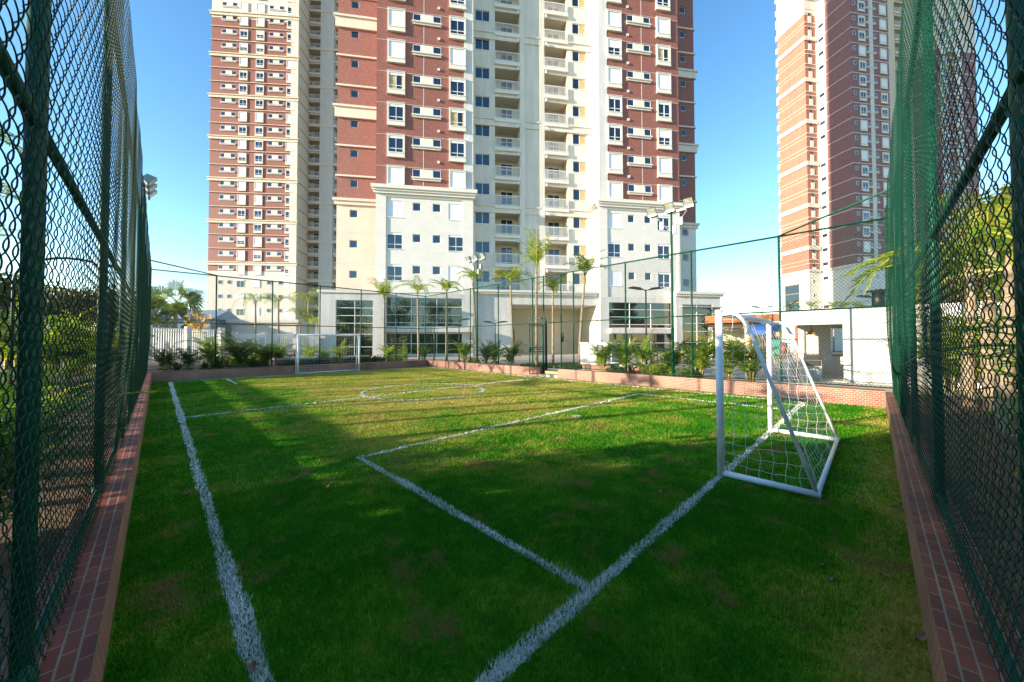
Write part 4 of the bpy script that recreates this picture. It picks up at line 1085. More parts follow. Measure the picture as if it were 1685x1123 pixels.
# playset
t = thing('playset', 'wooden playground tower with a blue barrel roof and teal panel', 'playground tower', PX(1262, 18.4, GZ), R(20))
for x in (-.55, .55):
    for y in (-.5, .5): MB().box(x-.06, x+.06, y-.06, y+.06, 0, 1.75).build('post', M['wood'], t)
mb = MB(); mb.box(-.62, .62, -.56, .56, .62, .70); mb.build('platform', M['redwood'], t)
mb = MB()
for k in range(8):
    a, b2 = math.pi*k/8, math.pi*(k+1)/8
    p = lambda s, y: (-.68*math.cos(s), y, 1.72+.52*math.sin(s))
    mb.quad(p(a, -.62), p(a, .62), p(b2, .62), p(b2, -.62)); mb.quad(p(a, -.62), p(b2, -.62), (0, -.62, 1.72)); 
mb.build('barrel_roof', M['blue'], t)
mb = MB(); mb.box(.62, .66, -.5, .5, .75, 1.55); mb.build('panel', M['teal'], t)
mb = MB(); mb.quad((.1, -.56, .68), (.55, -.56, .68), (.55, -1.7, .05), (.1, -1.7, .05)); mb.box(.06, .1, -1.7, -.56, .05, .2); mb.build('slide', M['redp'], t)
for k in range(4): MB().box(-.5, -.1, -.62-.1*k, -.58-.1*k, .55-.16*k, .6-.16*k).build('ladder_rung', M['wood'], t)
# ------------------------------------------------------------------ planters and garden furniture
def planter(label, X0, X1, Y0, Y1, h, soil=True):
    t = thing('brick_planter', label, 'planter', CT(X0, Y0, GZ), ANG, 'brick planters')
    a, b2 = X1-X0, Y1-Y0; w = .22
    mb = MB(); mb.box(0, a, 0, w, 0, h); mb.box(0, a, b2-w, b2, 0, h); mb.box(0, w, w, b2-w, 0, h); mb.box(a-w, a, w, b2-w, 0, h); mb.build('brick_body', M['brickface'], t)
    mb = MB(); e = .06; w2 = w+.06
    mb.box(-e, a+e, -e, w2, h, h+.07); mb.box(-e, a+e, b2-w2, b2+e, h, h+.07); mb.box(-e, w2, w2, b2-w2, h, h+.07); mb.box(a-w2, a+e, w2, b2-w2, h, h+.07); mb.build('coping', M['white'], t)
    mb = MB(); mb.quad((w, w, h-.06), (a-w, w, h-.06), (a-w, b2-w, h-.06), (w, b2-w, h-.06)); mb.build('soil_bed', M['soil'], t)
planter('long brick planter with a white coping behind the gate end of the sunlit wall', 14.35, 15.6, 8.05, 9.75, .32)
planter('short brick planter with a white coping left of the wooden armchairs', 14.35, 15.4, 6.95, 7.75, .30)
planter('brick planter with a white coping in the shade behind the far goal', 4.6, 9.6, 22.6, 23.6, .42)
t = thing('garden_wall', 'free-standing cream garden wall block behind the long planter', 'garden wall', CT(16.6, 9.35, GZ), ANG+math.pi/2)
MB().box(0, 1.9, -.25, .25, 0, 1.28).build('wall_body', M['white'], t); MB().box(-.03, 1.93, -.28, .28, 1.28, 1.33).build('coping', M['trim'], t)
def chair(label, pos, rz, w=.62, group=None, m='wood', back=.95):
    t = thing('garden_chair' if w < 1 else 'garden_bench', label, 'chair' if w < 1 else 'bench', pos, rz, group)
    mt = M[m]
    mb = MB()
    for k in range(5): mb.box(-w/2, w/2, -.25+.1*k, -.17+.1*k, .40, .435)
    mb.build('seat', mt, t)
    mb = MB(); n = max(4, int(w/.13))
    for k in range(n): x = -w/2+.05+(w-.1)*k/(n-1); mb.box(x-.025, x+.025, .255, .285, .46, back-.08)
    mb.box(-w/2, w/2, .25, .29, back-.08, back); mb.box(-w/2, w/2, .25, .29, .42, .47); mb.build('backrest', mt, t)
    for x in (-w/2+.03, w/2-.03):
        for y in (-.24, .27): MB().box(x-.03, x+.03, y-.03, y+.03, 0, .62 if y < 0 else .42).build('leg', mt, t)
        MB().box(x-.035, x+.035, -.30, .25, .62, .655).build('armrest', mt, t)
    return t
chair('golden wooden armchair left of the tall floodlight pole', PX(1083, 16.2, GZ), R(150), .66, 'golden garden seats')
chair('golden wooden bench right of the tall floodlight pole', PX(1120, 15.8, GZ), R(165), 1.15, 'golden garden seats')
def picnic(label, pos, rz, w=1.5):
    t = thing('picnic_bench', label, 'picnic bench', pos, rz, 'reddish picnic benches'); m = M['redwood']
    MB().box(-w/2, w/2, -.35, .35, .70, .75).build('table_top', m, t)
    for y in (-.65, .65): MB().box(-w/2, w/2, y-.13, y+.13, .42, .46).build('seat', m, t)
    for x in (-w/2+.2, w/2-.2):
        mb = MB(); mb.box(x-.04, x+.04, -.72, .72, .36, .42); mb.tube([(x, -.30, .70), (x, -.60, 0)], .035, 6); mb.tube([(x, .30, .70), (x, .60, 0)], .035, 6); mb.build('leg_frame', m, t)
picnic('reddish picnic bench left of the far goal, nearest the white railings', PX(428, 24.6, GZ), R(20))
picnic('reddish picnic bench half hidden behind the far goal left post', PX(468, 25.6, GZ), R(15))
picnic('reddish picnic bench seen through the far goal net', PX(520, 25.2, GZ), R(10), 1.3)
# white railing fence on the far left
def railing(label, p0, p1, h, npan, z0):
    v = Vector(p1)-Vector(p0); L = v.length; t = thing('railing_fence', label, 'fence', (p0[0], p0[1], z0), math.atan2(v.y, v.x))
    for k in range(npan+1):
        x = L*k/npan; MB().box(x-.16, x+.16, -.14, .14, -.2, h+.12).build('pillar', M['white'], t)
    for k in range(npan):
        a, b2 = L*k/npan+.17, L*(k+1)/npan-.17
        mb = MB(); mb.box(a, b2, -.03, .03, h-.10, h-.03); mb.box(a, b2, -.03, .03, h-.30, h-.25); mb.box(a, b2, -.03, .03, .12, .18)
        n = int((b2-a)/.14)
        for q in range(1, n): x = a+(b2-a)*q/n; mb.box(x-.022, x+.022, -.02, .02, .18, h-.10)
        mb.build('rail_panel', M['sash'], t)
railing('white slatted railing fence with square pillars on the far left', (-24.5, 18.5), (-22.4, 27.6), 2.25, 4, .38)
railing('white slatted railing fence standing behind the palms left of the far goal', (-21.6, 27.9), (-16.0, 29.4), 2.0, 3, .3)
def long_rail(label, X, Y0, Y1, z):
    t = thing('shadow_rail', label, 'fence', CT(X, Y0, GZ), ANG+math.pi/2); L = Y1-Y0
    MB().box(0, L, -.03, .03, z-.19-GZ, z-GZ).build('top_rail', M['white'], t); MB().box(0, L, -.02, .02, .12, .17).build('bottom_rail', M['white'], t)
    n = int(L/2.4)
    for k in range(n+1): MB().box(k*2.4-.05, k*2.4+.05, -.05, .05, 0, z-.191-GZ).build('post', M['white'], t)
long_rail('long white rail added left of the court to throw a shadow band', -7.0, 1.0, 31.0, 2.36)  # added rail, its height set to throw a dark band along the turf
# distant hills and roofs beyond the left fence
mb = MB(); n = 40
hp = [(-420+18*k, 330+60*math.sin(k*.4), 16+9*math.sin(k*.55)+5*math.sin(k*1.7)) for k in range(n)]
for k in range(n-1):
    (a, b2, c), (d, e, f_) = hp[k], hp[k+1]
    mb.quad((a*.75, b2*.75, 0), (d*.75, e*.75, 0), (d, e, f_), (a, b2, c)); mb.quad((a, b2, c), (d, e, f_), (d*1.3, e*1.3, 0), (a*1.3, b2*1.3, 0))
structure(mb.build('hills', M['hill']))
def house(label, pos, rz, w, d, h, rm='tileroof', wm='houses'):
    t = thing('house', label, 'house', pos, rz, 'houses far beyond the left fence')
    MB().box(-w/2, w/2, -d/2, d/2, 0, h).build('wall', M[wm], t)
    mb = MB(); r = h*.35; e = .4
    mb.quad((-w/2-e, -d/2-e, h), (w/2+e, -d/2-e, h), (w/2+e, 0, h+r), (-w/2-e, 0, h+r)); mb.quad((w/2+e, d/2+e, h), (-w/2-e, d/2+e, h), (-w/2-e, 0, h+r), (w/2+e, 0, h+r))
    mb.quad((-w/2-e, d/2+e, h), (-w/2-e, -d/2-e, h), (-w/2-e, 0, h+r)); mb.quad((w/2+e, -d/2-e, h), (w/2+e, d/2+e, h), (w/2+e, 0, h+r)); mb.build('roof', M[rm], t)
    for x in (-w*.28, 0, w*.28): MB().box(x-.6, x+.6, -d/2-.05, -d/2+.02, h*.45, h*.45+1.3).build('window', M['glass'], t)
house('grey-blue roofed building left of the slim red tower', PX(312, 62, .2), R(12), 11, 9, 5.2, 'bluegrey', 'bluegrey')
house('pale house with a terracotta roof seen low through the left fence', PX(85, 95, .2), R(35), 15, 10, 9)
house('wide pale house far off through the left fence near its corner', PX(165, 120, .2), R(30), 24, 12, 12, 'bluegrey')
house('small far house seen at the left picture edge', PX(20, 80, .2), R(45), 12, 9, 8)
# ------------------------------------------------------------------ VEGETATION
def frond(mb, base, az, el, L, droop, n, ll, w, rg, twist=0.0, start=.18):
    p = Vector(base); pts = [p.copy()]; dirs = []
    S = 9; e = el
    for i in range(S):
        d = Vector((math.cos(az)*math.cos(e), math.sin(az)*math.cos(e), math.sin(e))); dirs.append(d)
        p = p+d*(L/S); pts.append(p.copy()); e -= droop/S*(1.0+.8*i/S)
    mb.tube(pts, [.014*(1-.8*i/S)*L**.5+.003 for i in range(S+1)], 3, False)
    for k in range(n):
        s = start+(1-start)*(k+.5)/n; i = min(S-1, int(s*S)); f = s*S-i
        q = pts[i].lerp(pts[i+1], f); d = dirs[i]
        side = d.cross(Vector((0, 0, 1)));  side = side.normalized() if side.length > 1e-3 else Vector((1, 0, 0))
        upv = side.cross(d).normalized()
        ln = ll*(math.sin(min(1, .25+s)*math.pi*.93)**.6 if s < .95 else .5)*rg.uniform(.85, 1.1)
        for sg in (-1, 1):
            dv = (side*sg*rg.uniform(.75, .95)+d*rg.uniform(.45, .75)+upv*rg.uniform(.05, .35)).normalized()
            tip = q+dv*ln+Vector((0, 0, -ln*rg.uniform(.12, .38))); mid = q+dv*ln*.5
            wv = d.cross(dv).cross(dv).normalized()*w*.5 if True else upv
            mb.quad(q, mid+wv, tip, mid-wv)
def areca(seed, h, nc, nfr, mleaf='arecag'):
    rg = random.Random(seed); st, cr = MB(), MB()
    for c in range(nc):
        az = rg.uniform(0, 2*math.pi); r0 = rg.uniform(.01, .09); lean = rg.uniform(.02, .16)
        b = Vector((math.cos(az)*r0, math.sin(az)*r0, -.05)); ch = h*rg.uniform(.18, .42)
        top = b+Vector((math.cos(az)*lean*ch, math.sin(az)*lean*ch, ch)); mid = b.lerp(top, .5)+Vector((math.cos(az), math.sin(az), 0))*-.02
        st.tube([b, mid, top], [.036, .030, .022], 6)
        for k in range(nfr):
            fa = az+rg.uniform(-2.2, 2.2) if k else rg.uniform(0, 6.3); st_ = b.lerp(top, rg.uniform(.55, 1.0) if k else rg.uniform(.2, .6))
            frond(cr, st_, fa, rg.uniform(.95, 1.5), h*rg.uniform(.38, .66)*(1 if k else .6), rg.uniform(.35, 1.6), 17, h*.15, .040, rg)
    return st, cr
def meshes(nm, st, cr, ms, mc):
    out = []
    for mb, n_, m_ in ((st, 'stems' if nm == 'a' else 'trunk', ms), (cr, 'crown', mc)):
        me = bpy.data.meshes.new(n_); me.from_pydata(mb.v, [], mb.f); me.materials.append(M[m_]); finish(me, None, False, False); out.append((n_, me))
    return out
AR = [meshes('a', *areca(s, h, nc, nf), 'cane', ml) for s, h, nc, nf, ml in ((1, 1.9, 5, 4, 'arecag'), (2, 2.0, 6, 4, 'arecag'), (3, 1.8, 4, 5, 'arecag'), (4, 2.4, 7, 5, 'arecad'), (5, 2.6, 8, 4, 'arecag'), (6, 1.9, 5, 4, 'arecad'))]
def plant(name, label, cat, pos, rz, pr, sc_=1.0, group=None):
    t = thing(name, label, cat, pos, rz, group, sc_)
    for n_, me in pr: put(n_, me, t)
    return t
rg = random.Random(21)
# along the sunlit wall, outside the fence
gA = 'areca palms along the sunlit brick wall'
spots = [(763, 12.9, 'areca palm with a pale drooping top left of the second floodlight', 0, .95), (800, 13.6, 'leaning areca palm just right of the second floodlight pole', 3, .62),
         (817, 13.7, 'areca palm between the second floodlight and the white portal', 5, .85), (840, 13.5, 'areca palm closest to the left of the gate leaf', 3, .64),
         (991, 13.5, 'squat areca palm in front of the long planter', 0, .88), (1030, 13.9, 'areca palm left of the double-headed garden lamp', 1, .9),
         (1056, 13.6, 'low bushy areca palm at the foot of the double-headed lamp', 2, .9), (1104, 13.7, 'dense areca palm behind the tall floodlight pole', 3, .66),
         (1150, 13.4, 'broad areca palm just left of the near goal front post', 1, 1.0), (1198, 13.6, 'areca palm seen through the front of the near goal net', 4, .62),
         (1233, 13.3, 'cane-stemmed areca palm between the two posts of the near goal', 1, .95)]
def on_X(px, X):                                # where the bearing meets the line X = const
    r = (px-CX)/F_PX; Y = X*(SY-r*CY)/(CY+r*SY); return X, Y
for px, X, lb, k, s in spots:
    x, y = on_X(px, X+.2); plant('areca_palm', lb, 'palm', CT(x, y, GZ), rg.uniform(0, 6), AR[k], s*1.34, gA)
def on_Y(px, Y):
    r = (px-CX)/F_PX; X = Y*(CY+r*SY)/(SY-r*CY); return X, Y
gB = 'palms in the bed behind the far wall'
for px, Y, lb, k, s in [(272, 21.9, 'dark areca palm in the far left corner beside the railing pillar', 5, .85), (314, 22.0, 'small dark areca palm second from the far left corner', 5, .72),
                        (395, 22.0, 'largest dark areca palm left of the far goal', 3, .88), (437, 22.6, 'thin areca palm between the large dark one and the picnic benches', 3, .66),
                        (462, 23.0, 'yellowing areca palm just left of the far goal', 4, .62), (560, 22.4, 'yellow-green areca palm behind the far goal net', 4, .58), (352, 22.5, 'tall thin areca palm behind the second post of the far fence', 4, .78), (420, 23.3, 'areca palm half hidden behind the largest dark one', 3, .74), (508, 23.9, 'areca palm growing in the planter behind the far goal', 4, .6), (535, 22.3, 'thin areca palm behind the middle of the far goal', 0, .7),
                        (640, 22.2, 'dry narrow areca palm left of the cage corner', 0, .80), (668, 22.3, 'short areca palm in front of the lobby glass near the corner', 2, .78), (697, 22.6, 'areca palm right at the far corner of the cage', 5, .75)]:
    x, y = on_Y(px, Y); plant('areca_palm', lb, 'palm', CT(x, y, GZ), rg.uniform(0, 6), AR[k], s*1.25, gB)
# outside the left fence
gL = 'areca palms outside the left fence'
ords = ['nearest', 'second', 'third', 'fourth', 'fifth', 'sixth', 'seventh', 'eighth', 'ninth', 'tenth', 'eleventh', 'twelfth', 'thirteenth', 'fourteenth', 'fifteenth', 'sixteenth']
for i, (X, Y, k, s) in enumerate([(-.85, 4.1, 3, .55), (-1.05, 5.2, 4, .70), (-.95, 6.1, 3, .62), (-1.2, 7.2, 1, .75), (-1.6, 9.4, 4, .45), (-1.2, 11.6, 3, .42), (-2.0, 14.2, 4, .5), (-1.3, 17.0, 0, .5), (-2.2, 19.8, 4, .45)]):
    plant('areca_palm', ords[i]+' areca palm from the camera along the outside of the left fence', 'palm', CT(X, Y, GZ), rg.uniform(0, 6), AR[k], s, gL)
gF = 'tall palms past the far end of the left fence'
for i, (X, Y, k, s) in enumerate([(-1.5, 21.8, 4, 1.15), (-2.3, 22.9, 3, 1.35), (-3.1, 24.2, 4, 1.4), (-1.7, 24.6, 1, 1.5), (-3.9, 26.0, 3, 1.6), (-2.4, 26.6, 4, 1.35), (-4.6, 28.4, 4, 1.6), (-3.2, 29.0, 1, 1.8), (-5.4, 31.0, 3, 1.7)]):
    plant('areca_palm', ords[i]+' tall areca palm of the clump past the far end of the left fence', 'palm', CT(X, Y, GZ), rg.uniform(0, 6), AR[k], s, gF)
# clumps well outside the picture on the left: their low-sun shadows rake the turf
gO = 'areca palms well left of the picture'
r7 = random.Random(33); k7 = 0
for Y in (9.6, 11.2, 12.9, 14.2, 15.9, 17.1, 18.8, 20.4, 21.6, 23.3, 24.9, 26.8):
    X = r7.uniform(-11.5, -7.6); h = r7.uniform(2.0, 4.2)
    plant('areca_palm', ords[k7]+' areca palm of the outlying row well left of the picture', 'palm', CT(X, Y, GZ), r7.uniform(0, 6), AR[(1, 4, 0, 3)[k7 % 4]], h/2.1, gO); k7 += 1
gR = 'areca palms outside the right fence'
for i, (X, Y, k, s) in enumerate([(3.4, -1.3, 1, .95), (4.3, -1.6, 4, .9), (5.0, -1.5, 2, .9), (5.7, -1.8, 1, 1.15), (6.4, -1.6, 0, 1.0), (7.2, -2.1, 4, 1.15), (8.3, -2.0, 3, .95), (9.6, -2.6, 4, 1.0), (11.4, -2.4, 1, .85), (12.2, -3.6, 4, 1.1), (14.6, -3.4, 3, 1.05), (16.5, -4.6, 4, 1.2), (19.0, -4.4, 1, 1.3), (16.5, -3.6, 3, 1.3)]):
    plant('areca_palm', ords[i]+' areca palm from the camera along the outside of the right fence', 'palm', CT(X, Y, GZ), rg.uniform(0, 6), AR[k], s, gR)
# slender transplanted palms
def slim_palm(label, px, d, zb, ztop_, nf, L, lean=0.0, seed=0, group='slender young palms', name='slender_palm', el=(.6, 1.4), droop=(.9, 1.7), r=.075):
    rg = random.Random(seed+100); t = thing(name, label, 'palm', PX(px, d, zb), 0, group)
    h = ztop_-zb; tr, cr = MB(), MB(); pts = [(lean*(k/6)**1.6, .03*math.sin(k+seed), h*k/6) for k in range(7)]
    tr.tube(pts, [r*(1.25-.5*k/6) for k in range(7)], 9); tr.tube([pts[-1], (pts[-1][0], pts[-1][1], h+.45)], [r*.8, r*.35], 8)
    for k in range(nf):
        az = 2*math.pi*k/nf+rg.uniform(-.4, .4); frond(cr, (pts[-1][0], pts[-1][1], h+.25), az, rg.uniform(*el), L*rg.uniform(.8, 1.1), rg.uniform(*droop), 24, L*.30, .05, rg)
    o = tr.build('trunk', M['trunkp'], t, True); c = cr.build('crown', M['slimleaf'], t)
    return t
for a in [('slender palm in front of the left edge of the lobby glazing', 632, 26.0, GZ, ZPX(500, 26), 8, 2.0, 0, 1, 'slender young palms', 'slender_palm', (1.1, 1.5), (.5, 1.1)),
          ('slender palm with its crown bent left before the lobby glazing', 689, 25.5, GZ, ZPX(492, 25.5), 6, 2.0, -.1, 2, 'slender young palms', 'slender_palm', (1.1, 1.4), (1.0, 1.9)),
          ('slender palm with a yellowing crown right of the cage corner', 735, 25.5, GZ, ZPX(487, 25.5), 9, 1.6, 0, 3, 'slender young palms', 'slender_palm', (1.05, 1.5), (.9, 2.2)),
          ('slender palm beside the second floodlight pole', 784, 23.6, GZ, ZPX(470, 23.6), 8, 1.7, -.25, 4, 'slender young palms', 'slender_palm', (1.0, 1.5), (1.0, 2.2)),
          ('wide-crowned slender palm at the left edge of the porch', 844, 22.6, GZ, ZPX(470, 22.6), 10, 1.9, -.15, 5, 'slender young palms', 'slender_palm', (.7, 1.45), (.8, 1.8)),
          ('tallest slender palm with upright fronds behind the gate', 883, 19.6, GZ, ZPX(450, 19.6), 8, 2.1, 0.0, 6, 'slender young palms', 'slender_palm', (.85, 1.5), (.2, .8)),
          ('slender palm with a drooping crown right of the gate lamp', 910, 23.2, GZ, ZPX(487, 23.2), 10, 1.5, 0, 7, 'slender young palms', 'slender_palm', (1.0, 1.5), (.8, 2.2)),
          ('leaning slender palm in front of the white pilaster', 953, 20.5, GZ, ZPX(462, 20.5), 10, 1.8, .35, 8, 'slender young palms', 'slender_palm', (1.0, 1.5), (.6, 1.4))]:
    slim_palm(*a)
for a in [('arching palm before the slim tower, left of a pair', 420, 41, .2, ZPX(500, 41), 8, 2.6, 0, 11), ('arching palm before the slim tower, right of a pair', 458, 42, .2, ZPX(500, 42), 8, 2.5, 0, 12),
          ('yellow-green palm in front of the slim tower side wall', 507, 38, .2, ZPX(497, 38), 8, 2.5, 0, 13), ('low round palm beneath the yellow-green one', 494, 36, .2, ZPX(522, 36), 9, 1.7, 0, 14),
          ('yellowing palm beside the left annex corner', 521, 33, .2, ZPX(535, 33), 7, 1.9, 0, 15)]:
    slim_palm(*a, group='palms before the slim tower', el=(.5, 1.2), droop=(1.1, 2.0), r=.11)
# palms on the upper terrace by the right tower
for i, (px, lb) in enumerate([(1302, 'terrace palm beside the tall stair glazing of the right tower'), (1335, 'terrace palm right of the stair glazing of the right tower'), (1372, 'small terrace palm before the pale return of the right tower'), (1392, 'terrace palm before the shaded base of the right tower'), (1412, 'terrace palm nearest the kiosk chimney')]):
    slim_palm(lb, px, 44, .2, ZPX(508, 44)-.2, 8, 1.5+.2*(i % 2), 0, 30+i, 'palms on the far terrace', el=(.5, 1.3), droop=(.9, 1.8))
t = thing('terrace_wall', 'low pale terrace wall at the foot of the right tower', 'wall', PX(1290, 46, 0), R(9)); MB().box(-1, 30, 0, .4, 0, 3.2).build('wall_body', M['white'], t)
# fan palms
def fan_palm(label, px, d, h, seed, n=16, L=1.5):
    rg = random.Random(seed); t = thing('fan_palm', label, 'palm', PX(px, d, .3), 0, 'fan palms'); tr, cr = MB(), MB()
    tr.tube([(0, 0, -.1), (0, 0, h*.5), (.02, 0, h)], [.24, .2, .18], 10)
    for k in range(n):
        az = rg.uniform(0, 6.28); el = rg.uniform(-.5, 1.35); pl = L*rg.uniform(.7, 1.0)
        d_ = Vector((math.cos(az)*math.cos(el), math.sin(az)*math.cos(el), math.sin(el))); b = Vector((0, 0, h)); e = b+d_*pl
        cr.tube([b, b.lerp(e, .5)+Vector((0, 0, .05)), e], .02, 4, False)
        s = d_.cross(Vector((0, 0, 1))).normalized(); s = Matrix.Rotation(rg.choice((-1, 1))*rg.uniform(.5, 1.3), 3, d_) @ s; u = s.cross(d_)
        for q in range(15):
            a = -1.9+3.8*q/14; dv = (d_*math.cos(a)+s*math.sin(a)); ln = L*.75*(1-.25*abs(a)/1.9)*rg.uniform(.9, 1.05)
            w = dv.cross(u).normalized()*.07; tip = e+dv*ln+Vector((0, 0, -.28*ln))+u*.05; mid = e+dv*ln*.55+u*.03
            cr.quad(e, mid+w, tip, mid-w)
    tr.build('trunk', M['trunkp'], t, True); cr.build('crown', M['fan'], t)
fan_palm('tall fan palm rising over the white railing fence', 287, 33, 4.6, 3, 20, 1.9)
fan_palm('lower fan palm crowded below the tall one', 270, 30, 2.9, 4, 18, 1.6)
fan_palm('fan palm half hidden behind the end of the left dark fence', 252, 34, 3.4, 5, 18, 1.7)
# broadleaf trees
def leaf_tree(label, pos, h, rad, seed, nleaf, m='treeleaf', group=None, ls=.16, zb=.32, name='tree', clumps=14):
    rg = random.Random(seed); t = thing(name, label, 'tree', pos, rg.uniform(0, 6), group); tr, cr = MB(), MB()
    fork = h*zb; tr.tube([(0, 0, -.1), (.05, .03, fork*.6), (0, .06, fork)], [.03*h*.8, .024*h*.8, .02*h*.8], 9)
    cl = []
    for k in range(clumps):
        a = rg.uniform(0, 6.28); rr = rad*rg.uniform(.15, .8); z = rg.uniform(fork*1.0, h*.92); rr *= (1-.45*abs(z/h-.55))
        c = Vector((math.cos(a)*rr, math.sin(a)*rr, z)); cl.append((c, rad*rg.uniform(.28, .5)))
        m1 = Vector((c.x*.4, c.y*.4, fork+(z-fork)*.45)); tr.tube([(0, .06, fork), m1, c], [.012*h, .008*h, .004*h], 5, False)
    for k in range(nleaf):
        c, r = rg.choice(cl); v = Vector((rg.gauss(0, 1), rg.gauss(0, 1), rg.gauss(0, .8))); v = v.normalized()*r*rg.uniform(.45, 1.05); p = c+v
        d = Vector((rg.gauss(0, 1), rg.gauss(0, 1), rg.gauss(-.3, .7))).normalized(); s = d.orthogonal().normalized(); s = Matrix.Rotation(rg.uniform(0, 6), 3, d) @ s
        l = ls*rg.uniform(.6, 1.3); cr.quad(p, p+d*l*.5+s*l*.32, p+d*l, p+d*l*.5-s*l*.32)
    tr.build('trunk', M['bark'], t, True); cr.build('crown', M[m], t)
    return t
def at_c(X, Y, z=GZ): return CT(X, Y, z)
# the row that shades the near part of the pitch: outside the left fence, left of the picture
for i, (X, Y, h, r) in enumerate([(-4.6, 4.9, 4.0, 1.8), (-5.2, 1.9, 4.5, 2.1), (-4.8, -1.4, 4.4, 2.1), (-3.2, -4.4, 4.4, 2.0), (-6.6, 4.2, 4.4, 1.8), (-7.0, -.2, 4.6, 2.0), (-6.4, -3.4, 4.6, 1.9)]):
    leaf_tree(ords[i]+' leafy garden tree of the row left of the camera outside the fence', at_c(X, Y), h, r, 40+i, 6500, 'treeleaf', 'leafy trees left of the camera', .24, .12, clumps=20)
for i, (x, y, h, r) in enumerate([(-20, -22, 11, 3.8), (-10, -25, 12, 4.0), (0, -24, 11, 3.8), (10, -26, 12, 4.2), (20, -24, 11, 4.0), (30, -21, 11, 3.8)]):
    leaf_tree(ords[i]+' tall leafy tree of the row behind the camera, mirrored in the lobby glass', (x, y, GZ), h, r, 140+i, 4200, 'treeleaf', 'trees mirrored in the lobby glass', .36, .14, clumps=22)
# slim palms whose trunks and crowns streak the turf
for i, (X, Y, h) in enumerate([(-3.4, 8.6, 3.4), (-3.1, 9.9, 4.6), (-3.8, 11.3, 3.0), (-3.0, 12.4, 5.2), (-4.2, 13.5, 3.8), (-3.3, 14.9, 4.9), (-4.4, 16.0, 3.2), (-4.0, 17.3, 5.3), (-5.2, 18.8, 4.2), (-4.8, 20.4, 5.0), (-5.6, 22.2, 4.4), (-5.0, 24.2, 5.2)]):
    x, y, z = CT(X, Y, GZ); r = x/y
    slim_palm(ords[i]+' slim palm of the row left of the picture beyond the left fence', CX+r*F_PX, y, GZ, h, 7, 1.25, 0, 60+i, 'slim palms left of the picture', el=(.6, 1.4), droop=(.9, 1.8))
# trees beyond the right fence
leaf_tree('tall warm-leaved tree beyond the right fence at the picture edge', PX(1672, 17.5, GZ), 9.2, 3.0, 71, 9000, 'treeleaf2', 'trees beyond the right fence', .26, .25, clumps=22)
leaf_tree('dark leafy tree beyond the right fence, left of the warm one', PX(1580, 27, GZ), 8.6, 3.6, 72, 8000, 'treeleaf', 'trees beyond the right fence', .30, .2, clumps=22)
leaf_tree('low leafy tree between the kiosk and the right fence corner', PX(1505, 33, GZ), 6.0, 3.2, 73, 6000, 'treeleaf', 'trees beyond the right fence', .32, .2, clumps=18)
for i, (px, d, ht) in enumerate([(1628, 6.0, 2.9), (1655, 5.0, 2.4), (1594, 7.6, 3.2)]):
    slim_palm(['thick pale-trunked palm close outside the right fence', 'pale-trunked palm nearest the right picture edge', 'pale-trunked palm further along outside the right fence'][i], px, d, GZ, ht, 10, (2.1, 1.9, 1.35)[i], .05, 80+i, 'palms close outside the right fence', 'slender_palm', (.1, 1.1), (.9, 1.8), .09)
for i, (px, d, k, s) in enumerate([(1598, 9.4, 4, 1.35), (1640, 8.4, 1, 1.6), (1672, 9.8, 4, 1.45), (1566, 12.5, 4, 1.4), (1622, 12.0, 3, 1.35), (1690, 7.0, 4, 1.15), (1560, 9.8, 1, 1.35), (1655, 13.5, 4, 1.6)]):
    plant('areca_palm', ords[i]+' areca palm of the thick clump filling the view beyond the right fence', 'palm', PX(px, d, GZ), i*1.1, AR[k], s, 'thick areca clump beyond the right fence')
# trees far beyond the left fence
for i, (px, d, h, r, m) in enumerate([(40, 30, 6.2, 3.0, 'treeleaf'), (110, 36, 6.6, 3.4, 'treeleaf2'), (180, 40, 6.8, 3.4, 'treeleaf2'), (232, 48, 6.0, 3.2, 'treeleaf'), (-20, 26, 6.5, 2.8, 'treeleaf')]):
    leaf_tree(['far dark tree seen through the left fence near the first post', 'far yellowish tree seen through the left fence', 'far yellowish tree seen between the double posts of the left fence', 'far dark tree at the end of the left fence', 'far dark tree at the very left edge of the picture'][i], PX(px, d, GZ), h, r, 90+i, 3500, m, 'trees far beyond the left fence', .34, .25)
leaf_tree('small tree with orange blossom over the white railing fence', PX(330, 27.5, GZ), 3.9, 1.7, 97, 150, 'flower', None, .22, .6, 'flowering_tree', 9)
# low shrubs
def shrub(seed, n, h, r):
    rg = random.Random(seed); st, cr = MB(), MB()
    for k in range(9): a = rg.uniform(0, 6.28); st.tube([(0, 0, -.02), (math.cos(a)*r*.4, math.sin(a)*r*.4, h*.7)], .008, 4, False)
    for k in range(n):
        a = rg.uniform(0, 6.28); rr = r*math.sqrt(rg.random()); p = Vector((math.cos(a)*rr, math.sin(a)*rr, h*rg.uniform(.1, 1)*(1-.5*(rr/r)**2)))
        d = Vector((math.cos(a)*.6+rg.gauss(0, .5), math.sin(a)*.6+rg.gauss(0, .5), rg.uniform(.1, 1))).normalized(); s = d.orthogonal().normalized(); l = rg.uniform(.07, .16)
        cr.quad(p, p+d*l*.5+s*l*.25, p+d*l, p+d*l*.5-s*l*.25)
    return st, cr
def agave(seed):
    rg = random.Random(seed); st, cr = MB(), MB(); st.tube([(0, 0, -.05), (0, 0, .08)], .05, 6)
    for k in range(26):
        a = k*2.4+rg.uniform(-.2, .2); e = .35+1.0*(k/26); d = Vector((math.cos(a)*math.cos(e), math.sin(a)*math.cos(e), math.sin(e))); s = d.cross(Vector((0, 0, 1))).normalized()
        b = Vector((0, 0, .06)); l = rg.uniform(.4, .6); cr.quad(b-s*.025, b+s*.025, b+d*l*.5+s*.03, b+d*l+Vector((0, 0, -.05)), b+d*l*.5-s*.03)
    return st, cr
